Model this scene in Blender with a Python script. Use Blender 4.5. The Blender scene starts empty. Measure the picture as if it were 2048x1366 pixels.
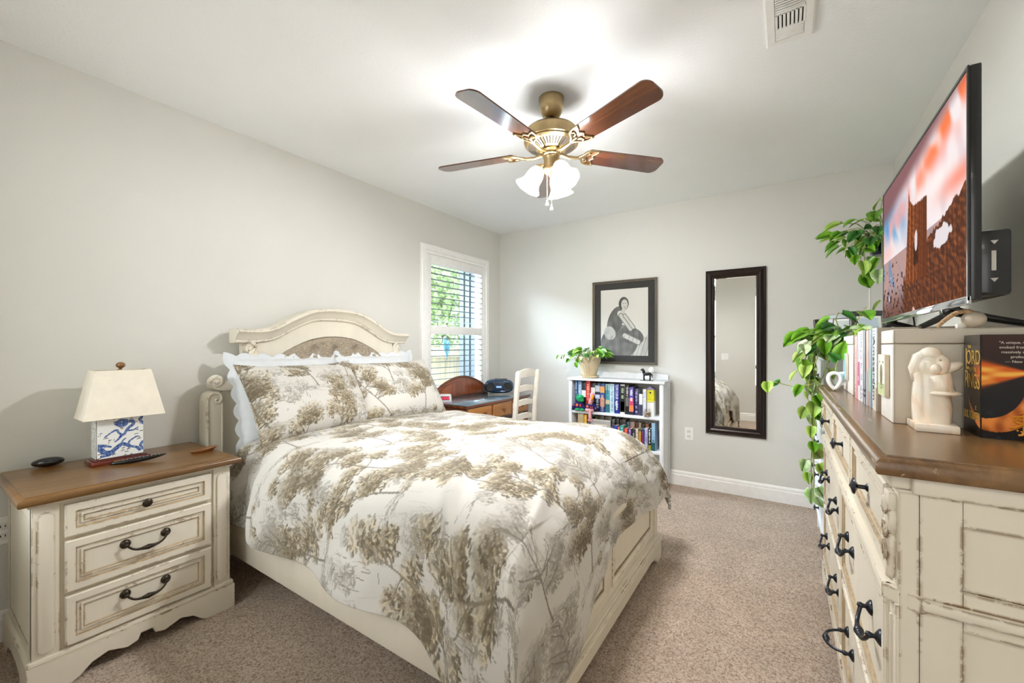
import bpy, bmesh, math, random
import numpy as np
from mathutils import Vector, Matrix, Euler
C = bpy.context.scene.collection
SC = bpy.context.scene
PI = math.pi
# ---------------------------------------------------------------- camera
XL, XR, YB, H = -2.985, 0.687, 4.23, 2.74
YAW = math.atan(547/825)
cd = bpy.data.cameras.new('camera'); cam = bpy.data.objects.new('camera', cd); C.objects.link(cam)
cam.location = (0, 0, 1.348); cam.rotation_euler = (PI/2, 0, YAW)
cd.sensor_width = 36; cd.lens = 825/2048*36; cd.shift_y = 8/2048; cd.clip_start = 0.03
SC.camera = cam
# ---------------------------------------------------------------- world, lights, exposure
W = bpy.data.worlds.new('world'); SC.world = W; W.use_nodes = True
wn = W.node_tree.nodes; wl = W.node_tree.links
bg = wn['Background']; bg.inputs['Color'].default_value = (0.86, 0.93, 1.0, 1); bg.inputs['Strength'].default_value = 1.5
def area(name, loc, rot, sx, sy, power, col=(1, 1, 1)):
    l = bpy.data.lights.new(name, 'AREA'); l.shape = 'RECTANGLE'; l.size = sx; l.size_y = sy
    l.energy = power; l.color = col
    o = bpy.data.objects.new(name, l); o.location = loc; o.rotation_euler = rot; C.objects.link(o); return o
def spot(name, loc, d, power, col, rad=0.03):
    l = bpy.data.lights.new(name, 'SPOT'); l.energy = power; l.color = col; l.shadow_soft_size = rad; l.spot_size = math.radians(168); l.spot_blend = .55
    o = bpy.data.objects.new(name, l); o.location = loc; C.objects.link(o); o.rotation_euler = Vector(d).to_track_quat('-Z', 'Y').to_euler(); return o
# daylight from the sky above the yard, entering by the bedroom window, plus added, unseen fill lights behind the camera
area('sky_daylight', (-5.6, 2.5, 4.3), (0, -math.radians(46), math.radians(16)), 3.0, 3.0, 3000, (0.66, 0.83, 1.0))
area('hallway_fill', (0.05, -1.75, 1.45), (PI/2, 0, 0), 1.1, 1.9, 7, (0.97, 0.985, 1.0))  # fill light added in the hallway; no window is built there
area('rear_fill', (-2.12, -1.7, 2.3), (math.radians(72), 0, 0), 1.6, 1.6, 38, (0.93, 0.97, 1.0))  # unseen fill light added outside the made-up rear window
area('hallway_overhead_fill', (-0.2, -0.9, 2.66), (0.25, 0, 0), 1.0, 0.8, 10, (1.0, 0.97, 0.93))  # overhead fill added out of view, no fixture behind it
SC.view_settings.view_transform = 'Standard'; SC.view_settings.look = 'None'
SC.view_settings.exposure = 1.03; SC.view_settings.gamma = 1.0; SC.view_settings.use_curve_mapping = False
SC.cycles.use_denoising = True
SC.cycles.max_bounces = 10; SC.cycles.diffuse_bounces = 7; SC.cycles.glossy_bounces = 4
SC.cycles.transmission_bounces = 6; SC.cycles.sample_clamp_indirect = 6.0; SC.cycles.caustics_reflective = False
SC.cycles.caustics_refractive = False

# ---------------------------------------------------------------- materials
def s2l(c):
    return tuple((x/12.92 if x <= .04045 else ((x+.055)/1.055)**2.4) for x in c)
def hexc(h):
    return s2l(tuple(int(h[i:i+2], 16)/255 for i in (0, 2, 4)))
MATS = {}
class N:
    """tiny node helper"""
    def __init__(s, name):
        m = bpy.data.materials.new(name); m.use_nodes = True; s.m = m
        s.t = m.node_tree; s.n = s.t.nodes; s.b = s.n['Principled BSDF']
    def add(s, typ, **kw):
        n = s.n.new(typ)
        for k, v in kw.items(): setattr(n, k, v)
        return n
    def set(s, node, **kw):
        for k, v in kw.items(): node.inputs[k].default_value = v
        return node
    def link(s, a, ao, b, bi): s.t.links.new(a.outputs[ao], b.inputs[bi])
    def noise(s, scale, detail=3, rough=.6, stretch=None, coord='Object', dist=0):
        tc = s.add('ShaderNodeTexCoord'); mp = s.add('ShaderNodeMapping')
        if stretch: mp.inputs['Scale'].default_value = stretch
        s.link(tc, coord, mp, 0)
        n = s.add('ShaderNodeTexNoise'); n.inputs['Scale'].default_value = scale; n.inputs['Detail'].default_value = detail
        n.inputs['Roughness'].default_value = rough; n.inputs['Distortion'].default_value = dist
        s.link(mp, 0, n, 'Vector'); return n
    def ramp(s, src, out, stops, interp='LINEAR'):
        r = s.add('ShaderNodeValToRGB'); r.color_ramp.interpolation = interp
        e = r.color_ramp.elements
        while len(e) < len(stops): e.new(.5)
        for q, (p, c) in zip(e, stops): q.position = p; q.color = tuple(c)+(1,) if len(c) == 3 else c
        s.link(src, out, r, 0); return r
    def mix(s, fac, a, b, blend='MIX'):
        m = s.add('ShaderNodeMix', data_type='RGBA', blend_type=blend)
        for i, v in ((0, fac), (6, a), (7, b)):
            if isinstance(v, tuple) and hasattr(v[0], 'outputs'): s.t.links.new(v[0].outputs[v[1]], m.inputs[i])
            elif i == 0: m.inputs[0].default_value = v
            else: m.inputs[i].default_value = tuple(v)+(1,)
        return m
    def math(s, op, a, b=None):
        m = s.add('ShaderNodeMath', operation=op)
        for i, v in ((0, a), (1, b)):
            if v is None: continue
            if isinstance(v, tuple): s.t.links.new(v[0].outputs[v[1]], m.inputs[i])
            else: m.inputs[i].default_value = v
        return m
    def bump(s, src, out, strength=.3, dist=.01):
        b = s.add('ShaderNodeBump'); b.inputs['Strength'].default_value = strength; b.inputs['Distance'].default_value = dist
        s.link(src, out, b, 'Height'); s.t.links.new(b.outputs[0], s.b.inputs['Normal']); return b
def mat(name, col, rough=.5, metal=0, var=0, vscale=20, stretch=None, bump=0, bscale=200, spec=.5, coat=0, emit=None, es=0, trans=0, sss=0):
    if name in MATS: return MATS[name]
    if isinstance(col, str): col = hexc(col)
    k = N(name); b = k.b
    b.inputs['Base Color'].default_value = tuple(col)+(1,); b.inputs['Roughness'].default_value = rough
    b.inputs['Metallic'].default_value = metal; b.inputs['Specular IOR Level'].default_value = spec
    b.inputs['Coat Weight'].default_value = coat; b.inputs['Transmission Weight'].default_value = trans
    if sss: b.inputs['Subsurface Weight'].default_value = sss; b.inputs['Subsurface Radius'].default_value = (.02, .015, .01)
    n = k.noise(vscale, 4, .6, stretch)
    v = max(var, .04)
    lo = tuple(max(0, c*(1-v)) for c in col); hi = tuple(min(1, c*(1+v)) for c in col)
    r = k.ramp(n, 0, [(.3, lo), (.7, hi)]); k.link(r, 0, b, 'Base Color')
    if bump:
        n2 = k.noise(bscale, 3, .6, stretch); k.bump(n2, 0, bump, .004)
    if emit is not None:
        b.inputs['Emission Color'].default_value = tuple(emit)+(1,); b.inputs['Emission Strength'].default_value = es
    MATS[name] = k.m; return k.m
def distressed(name, base, wear, amt=.5, rad=.006, glaze=None):
    k = N(name); b = k.b; base = hexc(base); wear = hexc(wear)
    n0 = k.noise(5, 4, .6, (1, 1, .25)); r0 = k.ramp(n0, 0, [(.3, tuple(c*.90 for c in base)), (.7, base)])
    bv = k.add('ShaderNodeBevel', samples=4); bv.inputs['Radius'].default_value = rad
    ge = k.add('ShaderNodeNewGeometry')
    dp = k.add('ShaderNodeVectorMath', operation='DOT_PRODUCT'); k.link(bv, 0, dp, 0); k.link(ge, 'Normal', dp, 1)
    ed = k.math('SUBTRACT', 1.0, (dp, 'Value')); ed2 = k.math('MULTIPLY', (ed, 0), 7.0)
    n1 = k.noise(34, 5, .7); n2 = k.noise(7, 2, .5)
    q = k.math('MULTIPLY', (n2, 0), .45); q1 = k.math('MULTIPLY', (n1, 0), .55); q2 = k.math('ADD', (q, 0), (q1, 0))
    rn = k.ramp(q2, 0, [(amt, (0, 0, 0)), (amt+.03, (1, 1, 1))]); re = k.ramp(ed2, 0, [(.10, (0, 0, 0)), (.34, (1, 1, 1))])
    rt = k.ramp(ed2, 0, [(.5, (0, 0, 0)), (1.0, (.35, .35, .35))])
    rm = k.math('MULTIPLY', (rn, 0), (re, 0)); rm = k.math('MAXIMUM', (rm, 0), (rt, 0))
    mx = k.mix((rm, 0), (r0, 0), wear); k.link(mx, 2, b, 'Base Color')
    n3 = k.noise(90, 4, .6, (1, 1, .1)); k.bump(n3, 0, .12, .003)
    b.inputs['Roughness'].default_value = .48; b.inputs['Specular IOR Level'].default_value = .35
    MATS[name] = k.m; return k.m
def wood(name, lo, hi, rough=.35, grain=(1, .08, 1), scale=30, coat=.2, streak=None, spec=.5, crough=.25):
    k = N(name); b = k.b; lo = hexc(lo); hi = hexc(hi)
    n = k.noise(scale, 6, .65, grain, dist=.6); n2 = k.noise(scale*.2, 3, .5, grain)
    m = k.math('ADD', (n, 0), (n2, 0)); m2 = k.math('MULTIPLY', (m, 0), .5)
    r = k.ramp(m2, 0, [(.36, lo), (.62, hi)])
    out = (r, 0)
    if streak:
        n4 = k.noise(scale*2.2, 3, .5, grain); r4 = k.ramp(n4, 0, [(.66, (0, 0, 0)), (.72, (1, 1, 1))])
        mx = k.mix((r4, 0), out, hexc(streak)); out = (mx, 2)
    k.t.links.new(out[0].outputs[out[1]], b.inputs['Base Color'])
    b.inputs['Roughness'].default_value = rough; b.inputs['Coat Weight'].default_value = coat; b.inputs['Coat Roughness'].default_value = crough
    b.inputs['Specular IOR Level'].default_value = spec
    k.bump(n, 0, .03, .0015); MATS[name] = k.m; return k.m
def vcol(name, rough=.8, emit=0, sheen=0, bump=0, bscale=300, spec=.4):
    k = N(name); a = k.add('ShaderNodeVertexColor'); a.layer_name = 'Col'; k.link(a, 0, k.b, 'Base Color')
    k.b.inputs['Roughness'].default_value = rough; k.b.inputs['Specular IOR Level'].default_value = spec
    if emit:
        k.link(a, 0, k.b, 'Emission Color'); k.b.inputs['Emission Strength'].default_value = emit
        k.b.inputs['Base Color'].default_value = (0.01, .01, .01, 1)
        for l in list(k.t.links):
            if l.to_socket == k.b.inputs['Base Color']: k.t.links.remove(l)
    if sheen: k.b.inputs['Sheen Weight'].default_value = sheen
    if bump: n = k.noise(bscale, 3, .6); k.bump(n, 0, bump, .002)
    MATS[name] = k.m; return k.m

# ---------------------------------------------------------------- geometry helper
def rot_to(d):
    return Vector((0, 0, 1)).rotation_difference(Vector(d).normalized()).to_matrix().to_4x4()
class G:
    def __init__(s): s.bm = bmesh.new(); s.m = 0
    def _fin(s, fs):
        for f in fs: f.material_index = s.m
    def box(s, x0, x1, y0, y1, z0, z1, b=0, seg=2, M=None):
        n0 = len(s.bm.faces); n0 = set()
        t = bmesh.new(); bmesh.ops.create_cube(t, size=1)
        for v in t.verts:
            v.co = ((x0+x1)/2+v.co.x*(x1-x0), (y0+y1)/2+v.co.y*(y1-y0), (z0+z1)/2+v.co.z*(z1-z0))
        if b:
            b = min(b, abs(x1-x0)*.49, abs(y1-y0)*.49, abs(z1-z0)*.49)
            bmesh.ops.bevel(t, geom=t.edges[:], offset=b, segments=seg, affect='EDGES', profile=.5)
        s.join(t, M)
        return s
    def join(s, t, M=None):
        mp = {}
        for v in t.verts: mp[v] = s.bm.verts.new(M @ v.co if M else v.co)
        for f in t.faces:
            try: q = s.bm.faces.new([mp[v] for v in f.verts]); q.material_index = s.m
            except ValueError: pass
        t.free()
    def face(s, pts):
        f = s.bm.faces.new([s.bm.verts.new(p) for p in pts]); f.material_index = s.m; return f
    def prism(s, pts, ext, b=0):
        """closed outline pts (3D, planar), extruded by vector ext"""
        t = bmesh.new(); e = Vector(ext)
        a = [t.verts.new(p) for p in pts]; c = [t.verts.new(Vector(p)+e) for p in pts]
        t.faces.new(a); t.faces.new(c[::-1]); n = len(a)
        for i in range(n): t.faces.new((a[i], c[i], c[(i+1) % n], a[(i+1) % n]))
        bmesh.ops.recalc_face_normals(t, faces=t.faces[:])
        if b: bmesh.ops.bevel(t, geom=[x for x in t.edges if abs((x.verts[0].co-x.verts[1].co).normalized().dot(e.normalized())) < .99], offset=b, segments=2, affect='EDGES', profile=.5)
        s.join(t); return s
    def lathe(s, prof, loc=(0, 0, 0), d=(0, 0, 1), seg=20, flute=0, nf=12, M=None, sx=1, sy=1):
        """prof [(r,h)...] revolved about d through loc"""
        R = Matrix.Translation(loc) @ rot_to(d)
        if M is not None: R = M
        rings = []
        for r, h in prof:
            if r < 1e-5: rings.append([s.bm.verts.new(R @ Vector((0, 0, h)))])
            else:
                ring = []
                for i in range(seg):
                    a = 2*PI*i/seg; rr = r*(1+flute*abs(math.cos(a*nf/2))) if flute else r
                    ring.append(s.bm.verts.new(R @ Vector((rr*math.cos(a)*sx, rr*math.sin(a)*sy, h))))
                rings.append(ring)
        for A, B in zip(rings, rings[1:]):
            if len(A) == 1 and len(B) == 1: continue
            for i in range(seg):
                j = (i+1) % seg
                if len(A) == 1: f = (A[0], B[i], B[j])
                elif len(B) == 1: f = (A[i], B[0], A[j])
                else: f = (A[i], B[i], B[j], A[j])
                s.bm.faces.new(f).material_index = s.m
        return s
    def tube(s, pts, r, seg=8, cap=True):
        pts = [Vector(p) for p in pts]; n = len(pts); rs = r if isinstance(r, (list, tuple)) else [r]*n
        rings = []; up = None
        for i, p in enumerate(pts):
            d = (pts[min(i+1, n-1)]-pts[max(i-1, 0)]).normalized()
            if up is None: up = d.orthogonal().normalized()
            up = (up-d*up.dot(d)); up = up.normalized() if up.length > 1e-6 else d.orthogonal().normalized()
            w = d.cross(up)
            rings.append([s.bm.verts.new(p+(up*math.cos(2*PI*k/seg)+w*math.sin(2*PI*k/seg))*rs[i]) for k in range(seg)])
        for A, B in zip(rings, rings[1:]):
            for k in range(seg): s.bm.faces.new((A[k], A[(k+1) % seg], B[(k+1) % seg], B[k])).material_index = s.m
        if cap:
            s.bm.faces.new(rings[0][::-1]).material_index = s.m; s.bm.faces.new(rings[-1]).material_index = s.m
        return s
    def ball(s, c, r, sc=(1, 1, 1), seg=14, rings=9, M=None):
        c = Vector(c); pr = []
        t = bmesh.new(); bmesh.ops.create_uvsphere(t, u_segments=seg, v_segments=rings, radius=r)
        for v in t.verts:
            p = Vector((v.co.x*sc[0], v.co.y*sc[1], v.co.z*sc[2]))
            if M is not None: p = M @ p
            v.co = c+p
        s.join(t); return s
    def ring(s, fn, rect, prof, mats=None, cap=True):
        """concentric rectangles: rect (h0,h1,z0,z1), prof [(inset, depth)], fn(h,z,n)->xyz"""
        h0, h1, z0, z1 = rect; loops = []; keep = s.m
        for ins, n in prof:
            loops.append([s.bm.verts.new(fn(*p, n)) for p in ((h0+ins, z0+ins), (h1-ins, z0+ins), (h1-ins, z1-ins), (h0+ins, z1-ins))])
        for k, (A, B) in enumerate(zip(loops, loops[1:])):
            for i in range(4):
                f = s.bm.faces.new((A[i], A[(i+1) % 4], B[(i+1) % 4], B[i])); f.material_index = mats[k] if mats else s.m
        if cap: s.bm.faces.new(loops[-1]).material_index = (mats[len(loops)-1] if mats and len(mats) >= len(loops) else s.m)
        return s
    def build(s, name, mats, parent=None, smooth=35, origin=None, recalc=True):
        if recalc: bmesh.ops.recalc_face_normals(s.bm, faces=s.bm.faces[:])
        me = bpy.data.meshes.new(name); s.bm.to_mesh(me); s.bm.free()
        if not isinstance(mats, (list, tuple)): mats = [mats]
        for m in mats: me.materials.append(m)
        return place(me, name, parent, smooth, origin)
def wloc(o):
    v = Vector((0, 0, 0))
    while o is not None: v += o.location; o = o.parent
    return v
def place(me, name, parent=None, smooth=35, origin=None):
    if smooth:
        me.polygons.foreach_set('use_smooth', [True]*len(me.polygons))
        if smooth < 180: me.set_sharp_from_angle(angle=math.radians(smooth))
    o = bpy.data.objects.new(name, me); C.objects.link(o)
    n = len(me.vertices); co = np.empty(n*3, np.float32); me.vertices.foreach_get('co', co); co = co.reshape(-1, 3)
    if parent is not None:
        off = np.array(wloc(parent), np.float32); o.parent = parent
    else:
        if origin is None:
            origin = ((co[:, 0].min()+co[:, 0].max())/2, (co[:, 1].min()+co[:, 1].max())/2, co[:, 2].min())
        off = np.array(origin, np.float32); o.location = [float(x) for x in origin]
    co -= off; me.vertices.foreach_set('co', co.ravel()); me.update(); return o
def thing(name, label, cat, loc, group=None):
    o = bpy.data.objects.new(name, None); C.objects.link(o); o.location = loc; o.empty_display_size = .05
    return tag(o, label, cat, group)
def tag(o, label, cat, group=None, kind=None):
    if label: o['label'] = label
    if cat: o['category'] = cat
    if group: o['group'] = group
    if kind: o['kind'] = kind
    return o
def struct(o): o['kind'] = 'structure'; return o
def npgrid(P, name, m, col=None, parent=None, smooth=180, wrap=False):
    na, nb = P.shape[:2]; me = bpy.data.meshes.new(name)
    idx = np.arange(na*nb).reshape(na, nb)
    q = np.stack([idx[:-1, :-1], idx[1:, :-1], idx[1:, 1:], idx[:-1, 1:]], -1).reshape(-1, 4)
    if wrap:
        q2 = np.stack([idx[:-1, -1], idx[1:, -1], idx[1:, 0], idx[:-1, 0]], -1); q = np.concatenate([q, q2])
    me.vertices.add(na*nb); me.vertices.foreach_set('co', P.reshape(-1).astype(np.float32))
    me.loops.add(q.size); me.loops.foreach_set('vertex_index', q.reshape(-1).astype(np.int32))
    me.polygons.add(len(q)); me.polygons.foreach_set('loop_start', (np.arange(len(q))*4).astype(np.int32))
    me.update(calc_edges=True); me.validate()
    if col is not None:
        ca = me.color_attributes.new('Col', 'FLOAT_COLOR', 'POINT')
        c4 = np.ones((na*nb, 4), np.float32); c4[:, :3] = col.reshape(-1, 3); ca.data.foreach_set('color', c4.ravel())
    me.materials.append(m)
    return place(me, name, parent, smooth)
def text(txt, size, M, m, parent, name='lettering', depth=.0006, align='CENTER', sx=1, spacing=1):
    cu = bpy.data.curves.new(name, 'FONT'); cu.body = txt; cu.size = size; cu.extrude = depth; cu.align_x = align; cu.align_y = 'CENTER'
    cu.space_character = spacing
    t = bpy.data.objects.new('tmp', cu); C.objects.link(t)
    dg = bpy.context.evaluated_depsgraph_get(); me = bpy.data.meshes.new_from_object(t.evaluated_get(dg))
    bpy.data.objects.remove(t); me.transform(Matrix.Diagonal((sx, 1, 1, 1))); me.transform(M); me.materials.clear(); me.materials.append(m)
    return place(me, name, parent, 0)
def frame(o, x, y):
    """4x4 matrix: text plane with right = x, up = y"""
    x = Vector(x).normalized(); y = Vector(y).normalized(); z = x.cross(y)
    return Matrix.Translation(o) @ Matrix((x, y, z)).transposed().to_4x4()
def lerp_img(img, u, v):
    return img
def lin(c):
    c = np.asarray(c, np.float32); return np.where(c <= .04045, c/12.92, ((c+.055)/1.055)**2.4)
def wave(A, B, n, seed, f0, f1, ang=None, spread=PI):
    r = np.random.RandomState(seed); out = np.zeros_like(A)
    for _ in range(n):
        f = r.uniform(f0, f1); t = r.uniform(-spread, spread)+(ang or 0)
        out += np.sin(2*PI*f*(A*math.cos(t)+B*math.sin(t))+r.uniform(0, 6.28))*(f0/f)**.7
    return out/n**.5
def blur(a, k):
    for ax in (0, 1):
        p = np.concatenate([np.repeat(np.take(a, [0], ax), k+1, ax), a, np.repeat(np.take(a, [-1], ax), k, ax)], ax)
        c = np.cumsum(p, ax); n = a.shape[ax]
        a = (np.take(c, np.arange(2*k+1, 2*k+1+n), ax)-np.take(c, np.arange(0, n), ax))/(2*k+1)
    return a
# ---------------------------------------------------------------- shared materials
def wall_mat(name, col, bump=.18, scale=140):
    k = N(name); c = hexc(col); n = k.noise(2, 2, .5)
    r = k.ramp(n, 0, [(.3, tuple(x*.98 for x in c)), (.7, c)]); k.link(r, 0, k.b, 'Base Color')
    k.b.inputs['Roughness'].default_value = .85; k.b.inputs['Specular IOR Level'].default_value = .2
    n2 = k.noise(scale, 3, .55); k.bump(n2, 0, bump, .004); return k.m
M_WALL = wall_mat('greige_wall_paint', 'd6d4cd')
M_CEIL = wall_mat('white_ceiling_texture', 'f3f4f4', .35, 70)
M_TRIM = mat('white_trim_paint', 'f0eeea', .35, var=.02)
M_WHITE = mat('white_satin', 'eeece8', .4, var=.02)
def carpet():
    k = N('tan_carpet'); na_ = k.noise(115, 3, .65); nb__ = k.noise(240, 4, .75); ns_ = k.math('ADD', (na_, 0), (nb__, 0)); n = k.math('MULTIPLY', (ns_, 0), .5); n2 = k.noise(6, 3, .5); n3 = k.noise(520, 3, .7)
    r = k.ramp(n, 0, [(.39, hexc('7a634e')), (.45, hexc('b99e86')), (.53, hexc('e0cab5')), (.63, hexc('f2e4d4'))])
    r2 = k.ramp(n2, 0, [(.3, (.86, .86, .86)), (.7, (1, 1, 1))])
    m = k.mix(1.0, (r, 0), (r2, 0), 'MULTIPLY'); k.link(m, 2, k.b, 'Base Color')
    k.b.inputs['Roughness'].default_value = .95; k.b.inputs['Specular IOR Level'].default_value = .05; k.b.inputs['Sheen Weight'].default_value = .15
    a = k.math('ADD', (n, 0), (n3, 0)); k.bump(a, 0, .8, .010); return k.m
M_CARPET = carpet()
M_CREAM = distressed('antique_white_paint', 'e2dac9', '7d5c38', .535, .009)
M_CREAM2 = distressed('antique_white_paint_dark_wear', 'ddd5c4', '6f5330', .53, .009)
M_GLAZE = mat('brown_glaze', 'a08a6a', .5, var=.25, vscale=40)
M_TOP = wood('walnut_top', '4f3315', '7d5829', .28, (1, .06, 1), 22, .35)
M_TOP2 = wood('walnut_top_streaked', '573c22', '86643c', .27, (1, .07, 1), 24, .35, streak='b9a083')
M_BRONZE = mat('dark_bronze', '3d352b', .38, .85, var=.2, vscale=60)
M_BLUEBLK = mat('gunmetal_pull', '3a3c42', .32, .9, var=.2, vscale=60)
M_BLACK = mat('black_gloss', '0c0c0d', .12, var=.1, coat=.3)
M_BLACKM = mat('black_matte', '141414', .5, var=.1)
M_BRASS = mat('antique_brass', 'a38d66', .30, .9, var=.08)
M_SILVER = mat('brushed_silver', 'b7b4ad', .3, .9, var=.06)
M_PAPER = mat('page_paper', 'd8cdb6', .8, var=.08, vscale=300, stretch=(.05, .05, 1))

# ---------------------------------------------------------------- room shell
T = .14
g = G(); g.box(XL-T, XR+T, -2.0, YB+T, -.1, 0); fl = struct(g.build('floor', M_CARPET, smooth=0))
g = G(); g.box(XL-T, XR+T, -2.0, YB+T, H, H+.1); struct(g.build('ceiling', M_CEIL, smooth=0))
WY0, WY1, WZ0, WZ1 = 2.965, 3.905, .82, 2.27          # window opening
g = G()
for b in ((-.16, WY0, 0, H), (WY1, YB+T, 0, H), (WY0, WY1, 0, WZ0), (WY0, WY1, WZ1, H)): g.box(XL-T, XL, *b)
struct(g.build('wall_left', M_WALL, smooth=0))
g = G(); g.box(XL, XR, YB, YB+T, 0, H); struct(g.build('wall_back', M_WALL, smooth=0))
g = G(); g.box(XR, XR+T, -.16, YB+T, 0, H); struct(g.build('wall_right', M_WALL, smooth=0))
g = G()                                                # near wall with the doorway the camera stands in
for b in ((XL, -2.55, 0, H), (-2.55, -1.35, 0, .85), (-2.55, -1.35, 2.2, H), (-1.35, -.32, 0, H), (.60, XR, 0, H), (-.32, .60, 2.30, H)): g.box(b[0], b[1], -.16, -.045, b[2], b[3])
struct(g.build('wall_near', M_WALL, smooth=0))
g = G(); g.box(-1.3, -1.2, -1.9, -.16, 0, H); g.box(XR, XR+T, -1.9, -.16, 0, H); g.box(-1.3, XR+T, -2.0, -1.9, 0, H)
struct(g.build('wall_hallway', M_WALL, smooth=0))
g = G()
for x0, x1 in ((-.38, -.32), (.60, .66)): g.box(x0, x1, -.045, -.028, 0, 2.30)
g.box(-.38, .66, -.045, -.028, 2.30, 2.36); struct(g.build('door_frame', M_TRIM, smooth=0)); bpy.data.objects['door_frame'].name = 'trim_1'
w2 = bpy.data.objects.new('added_window', None); C.objects.link(w2); w2.location = (-1.95, -.045, .85); struct(w2)  # window added in the near wall to let fill light in
g = G(); g.ring(lambda h, z, n: (h, -.045+n, z), (-2.63, -1.27, .77, 2.28), [(0, 0), (0, .02), (.08, .02), (.08, -.115)], cap=False)
g.box(-1.97, -1.93, -.12, -.09, .85, 2.2); g.box(-2.55, -1.35, -.12, -.09, 1.50, 1.54); g.build('added_frame', M_TRIM, w2, smooth=0)
def baseboard(name, p0, p1, nrm):
    """profiled skirting from p0 to p1 (xy), facing nrm"""
    g = G(); pr = [(0, 0), (.014, 0), (.014, .098), (.011, .104), (.011, .122), (.005, .136), (0, .138)]
    pts = [(p0[0]+nrm[0]*a, p0[1]+nrm[1]*a, b) for a, b in pr]
    g.prism(pts, (p1[0]-p0[0], p1[1]-p0[1], 0)); return struct(g.build(name, M_TRIM, smooth=0))
baseboard('baseboard_left', (XL, -.045), (XL, YB), (1, 0)); baseboard('baseboard_back', (XL+.014, YB), (XR-.014, YB), (0, -1))
baseboard('baseboard_right', (XR, -.045), (XR, YB), (-1, 0)); baseboard('baseboard_near', (XL+.014, -.045), (-.38, -.045), (0, 1))

# ---------------------------------------------------------------- window with plantation shutters
w = bpy.data.objects.new('window_1', None); C.objects.link(w); w.location = (XL, (WY0+WY1)/2, WZ0); struct(w)
g = G(); f = lambda h, z, n: (XL+n, h, z)
g.ring(f, (2.875, 3.975, .78, 2.36), [(0, 0), (0, .018), (.012, .024), (.055, .024), (.062, .016), (.09, .016), (.09, -.03)], cap=False)
g.build('window_casing', M_TRIM, w, smooth=0)
g = G(); g.box(XL-.03, XL+.05, 2.85, 4.0, .765, .79, .004); g.build('window_sill', M_TRIM, w)
def rects(*bs):
    g = G()
    for b in bs: g.box(*b, .003)
    return g
x0, x1 = XL-.032, XL+.004
rects((x0, x1, 2.967, 3.022, .84, 2.27), (x0, x1, 3.848, 3.903, .84, 2.27), (x0, x1, 3.022, 3.848, 2.175, 2.27),
      (x0, x1, 3.022, 3.848, 1.465, 1.552), (x0, x1, 3.022, 3.848, .84, .90)).build('shutter_frame', M_WHITE, w)
M_LOUV = mat('shutter_louver_shaded', '474b52', .45, var=.05)  # white louvers darkened: backlit shade put into their base colour
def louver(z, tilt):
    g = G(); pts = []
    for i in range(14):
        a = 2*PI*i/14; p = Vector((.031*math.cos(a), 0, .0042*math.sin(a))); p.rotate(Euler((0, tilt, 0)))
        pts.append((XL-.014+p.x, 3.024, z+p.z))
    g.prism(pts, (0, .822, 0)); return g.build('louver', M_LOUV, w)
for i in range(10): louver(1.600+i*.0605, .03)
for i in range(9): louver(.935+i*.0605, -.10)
M_GLASS = N('window_glass')
mb = M_GLASS.b; mb.inputs['Base Color'].default_value = (1, 1, 1, 1); mb.inputs['Roughness'].default_value = 0; mb.inputs['IOR'].default_value = 1.05
mb.inputs['Transmission Weight'].default_value = 1; mb.inputs['Alpha'].default_value = .12; M_GLASS = M_GLASS.m
g = G(); g.box(XL-.095, XL-.091, 2.985, 3.885, .84, 2.25); g.build('pane', M_GLASS, w, smooth=0)
g = G(); g.ring(lambda h, z, n: (XL-.11+n, h, z), (2.965, 3.905, .82, 2.27), [(0, 0), (0, .035), (.035, .035), (.035, 0)], cap=False)
g.box(XL-.105, XL-.075, 2.985, 3.885, 1.475, 1.515); g.build('sash', M_TRIM, w, smooth=0)

# ---------------------------------------------------------------- outside the window
M_GRND = mat('lawn', '7d8a5a', .9, var=.3)
g = G(); g.box(-14, XL-T-.02, -2, 16, -.45, -.35); struct(g.build('yard_ground', M_GRND, smooth=0))
M_FENCE = wood('fence_boards', '857a6c', 'b3a898', .7, (1, 1, .05), 20, 0)
fence = thing('wooden_fence', 'tan board fence outside the window, seen through the lower louvers', 'fence', (-6, 6, -.35))
y = 2.2
for i in range(46):
    g = G(); g.box(-6.03, -6.0, y, y+.14, -.35, 1.30+.01*((i*7) % 3)); g.build('board', M_FENCE, fence, smooth=0); y += .148
for z in (.1, 1.1):
    g = G(); g.box(-6.0, -5.95, 2.2, y, z, z+.09); g.build('rail', M_FENCE, fence, smooth=0)
M_SIDE = mat('siding_darkened', '2b3138', .6, var=.05)  # boards darkened in base colour to offset the strong sky light
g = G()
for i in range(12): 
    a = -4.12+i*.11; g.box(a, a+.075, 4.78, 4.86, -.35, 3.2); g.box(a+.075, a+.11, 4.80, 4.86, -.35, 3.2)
tag(g.build('siding_wall', M_SIDE, smooth=0), 'vertical boarded wall corner outside, right side of the window view', 'wall')
g = G(); g.box(-4.9, -3.0, 3.96, 4.9, 2.78, 2.86); tag(g.build('siding_shade_board', M_TRIM, smooth=0), 'unseen white board added above the window view to shade the boarded wall', 'shade board')  # added out of view to keep sky light off the siding
def leafmat(name, a, b, rough=.45):
    k = N(name); n = k.noise(14, 3, .6); r = k.ramp(n, 0, [(.35, hexc(a)), (.65, hexc(b))]); k.link(r, 0, k.b, 'Base Color')
    k.b.inputs['Roughness'].default_value = rough; k.b.inputs['Subsurface Weight'].default_value = 0; return k.m
M_TREE = leafmat('tree_leaves_backlit', '7f9f68', 'c3d6a2', .7)  # leaf tones lightened, backlight put into the colour
tree = thing('yard_tree', 'leafy green tree beyond the fence, seen through the upper louvers', 'tree', (-9.6, 10.3, -.35))
rg = random.Random(5); g = G()
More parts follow.
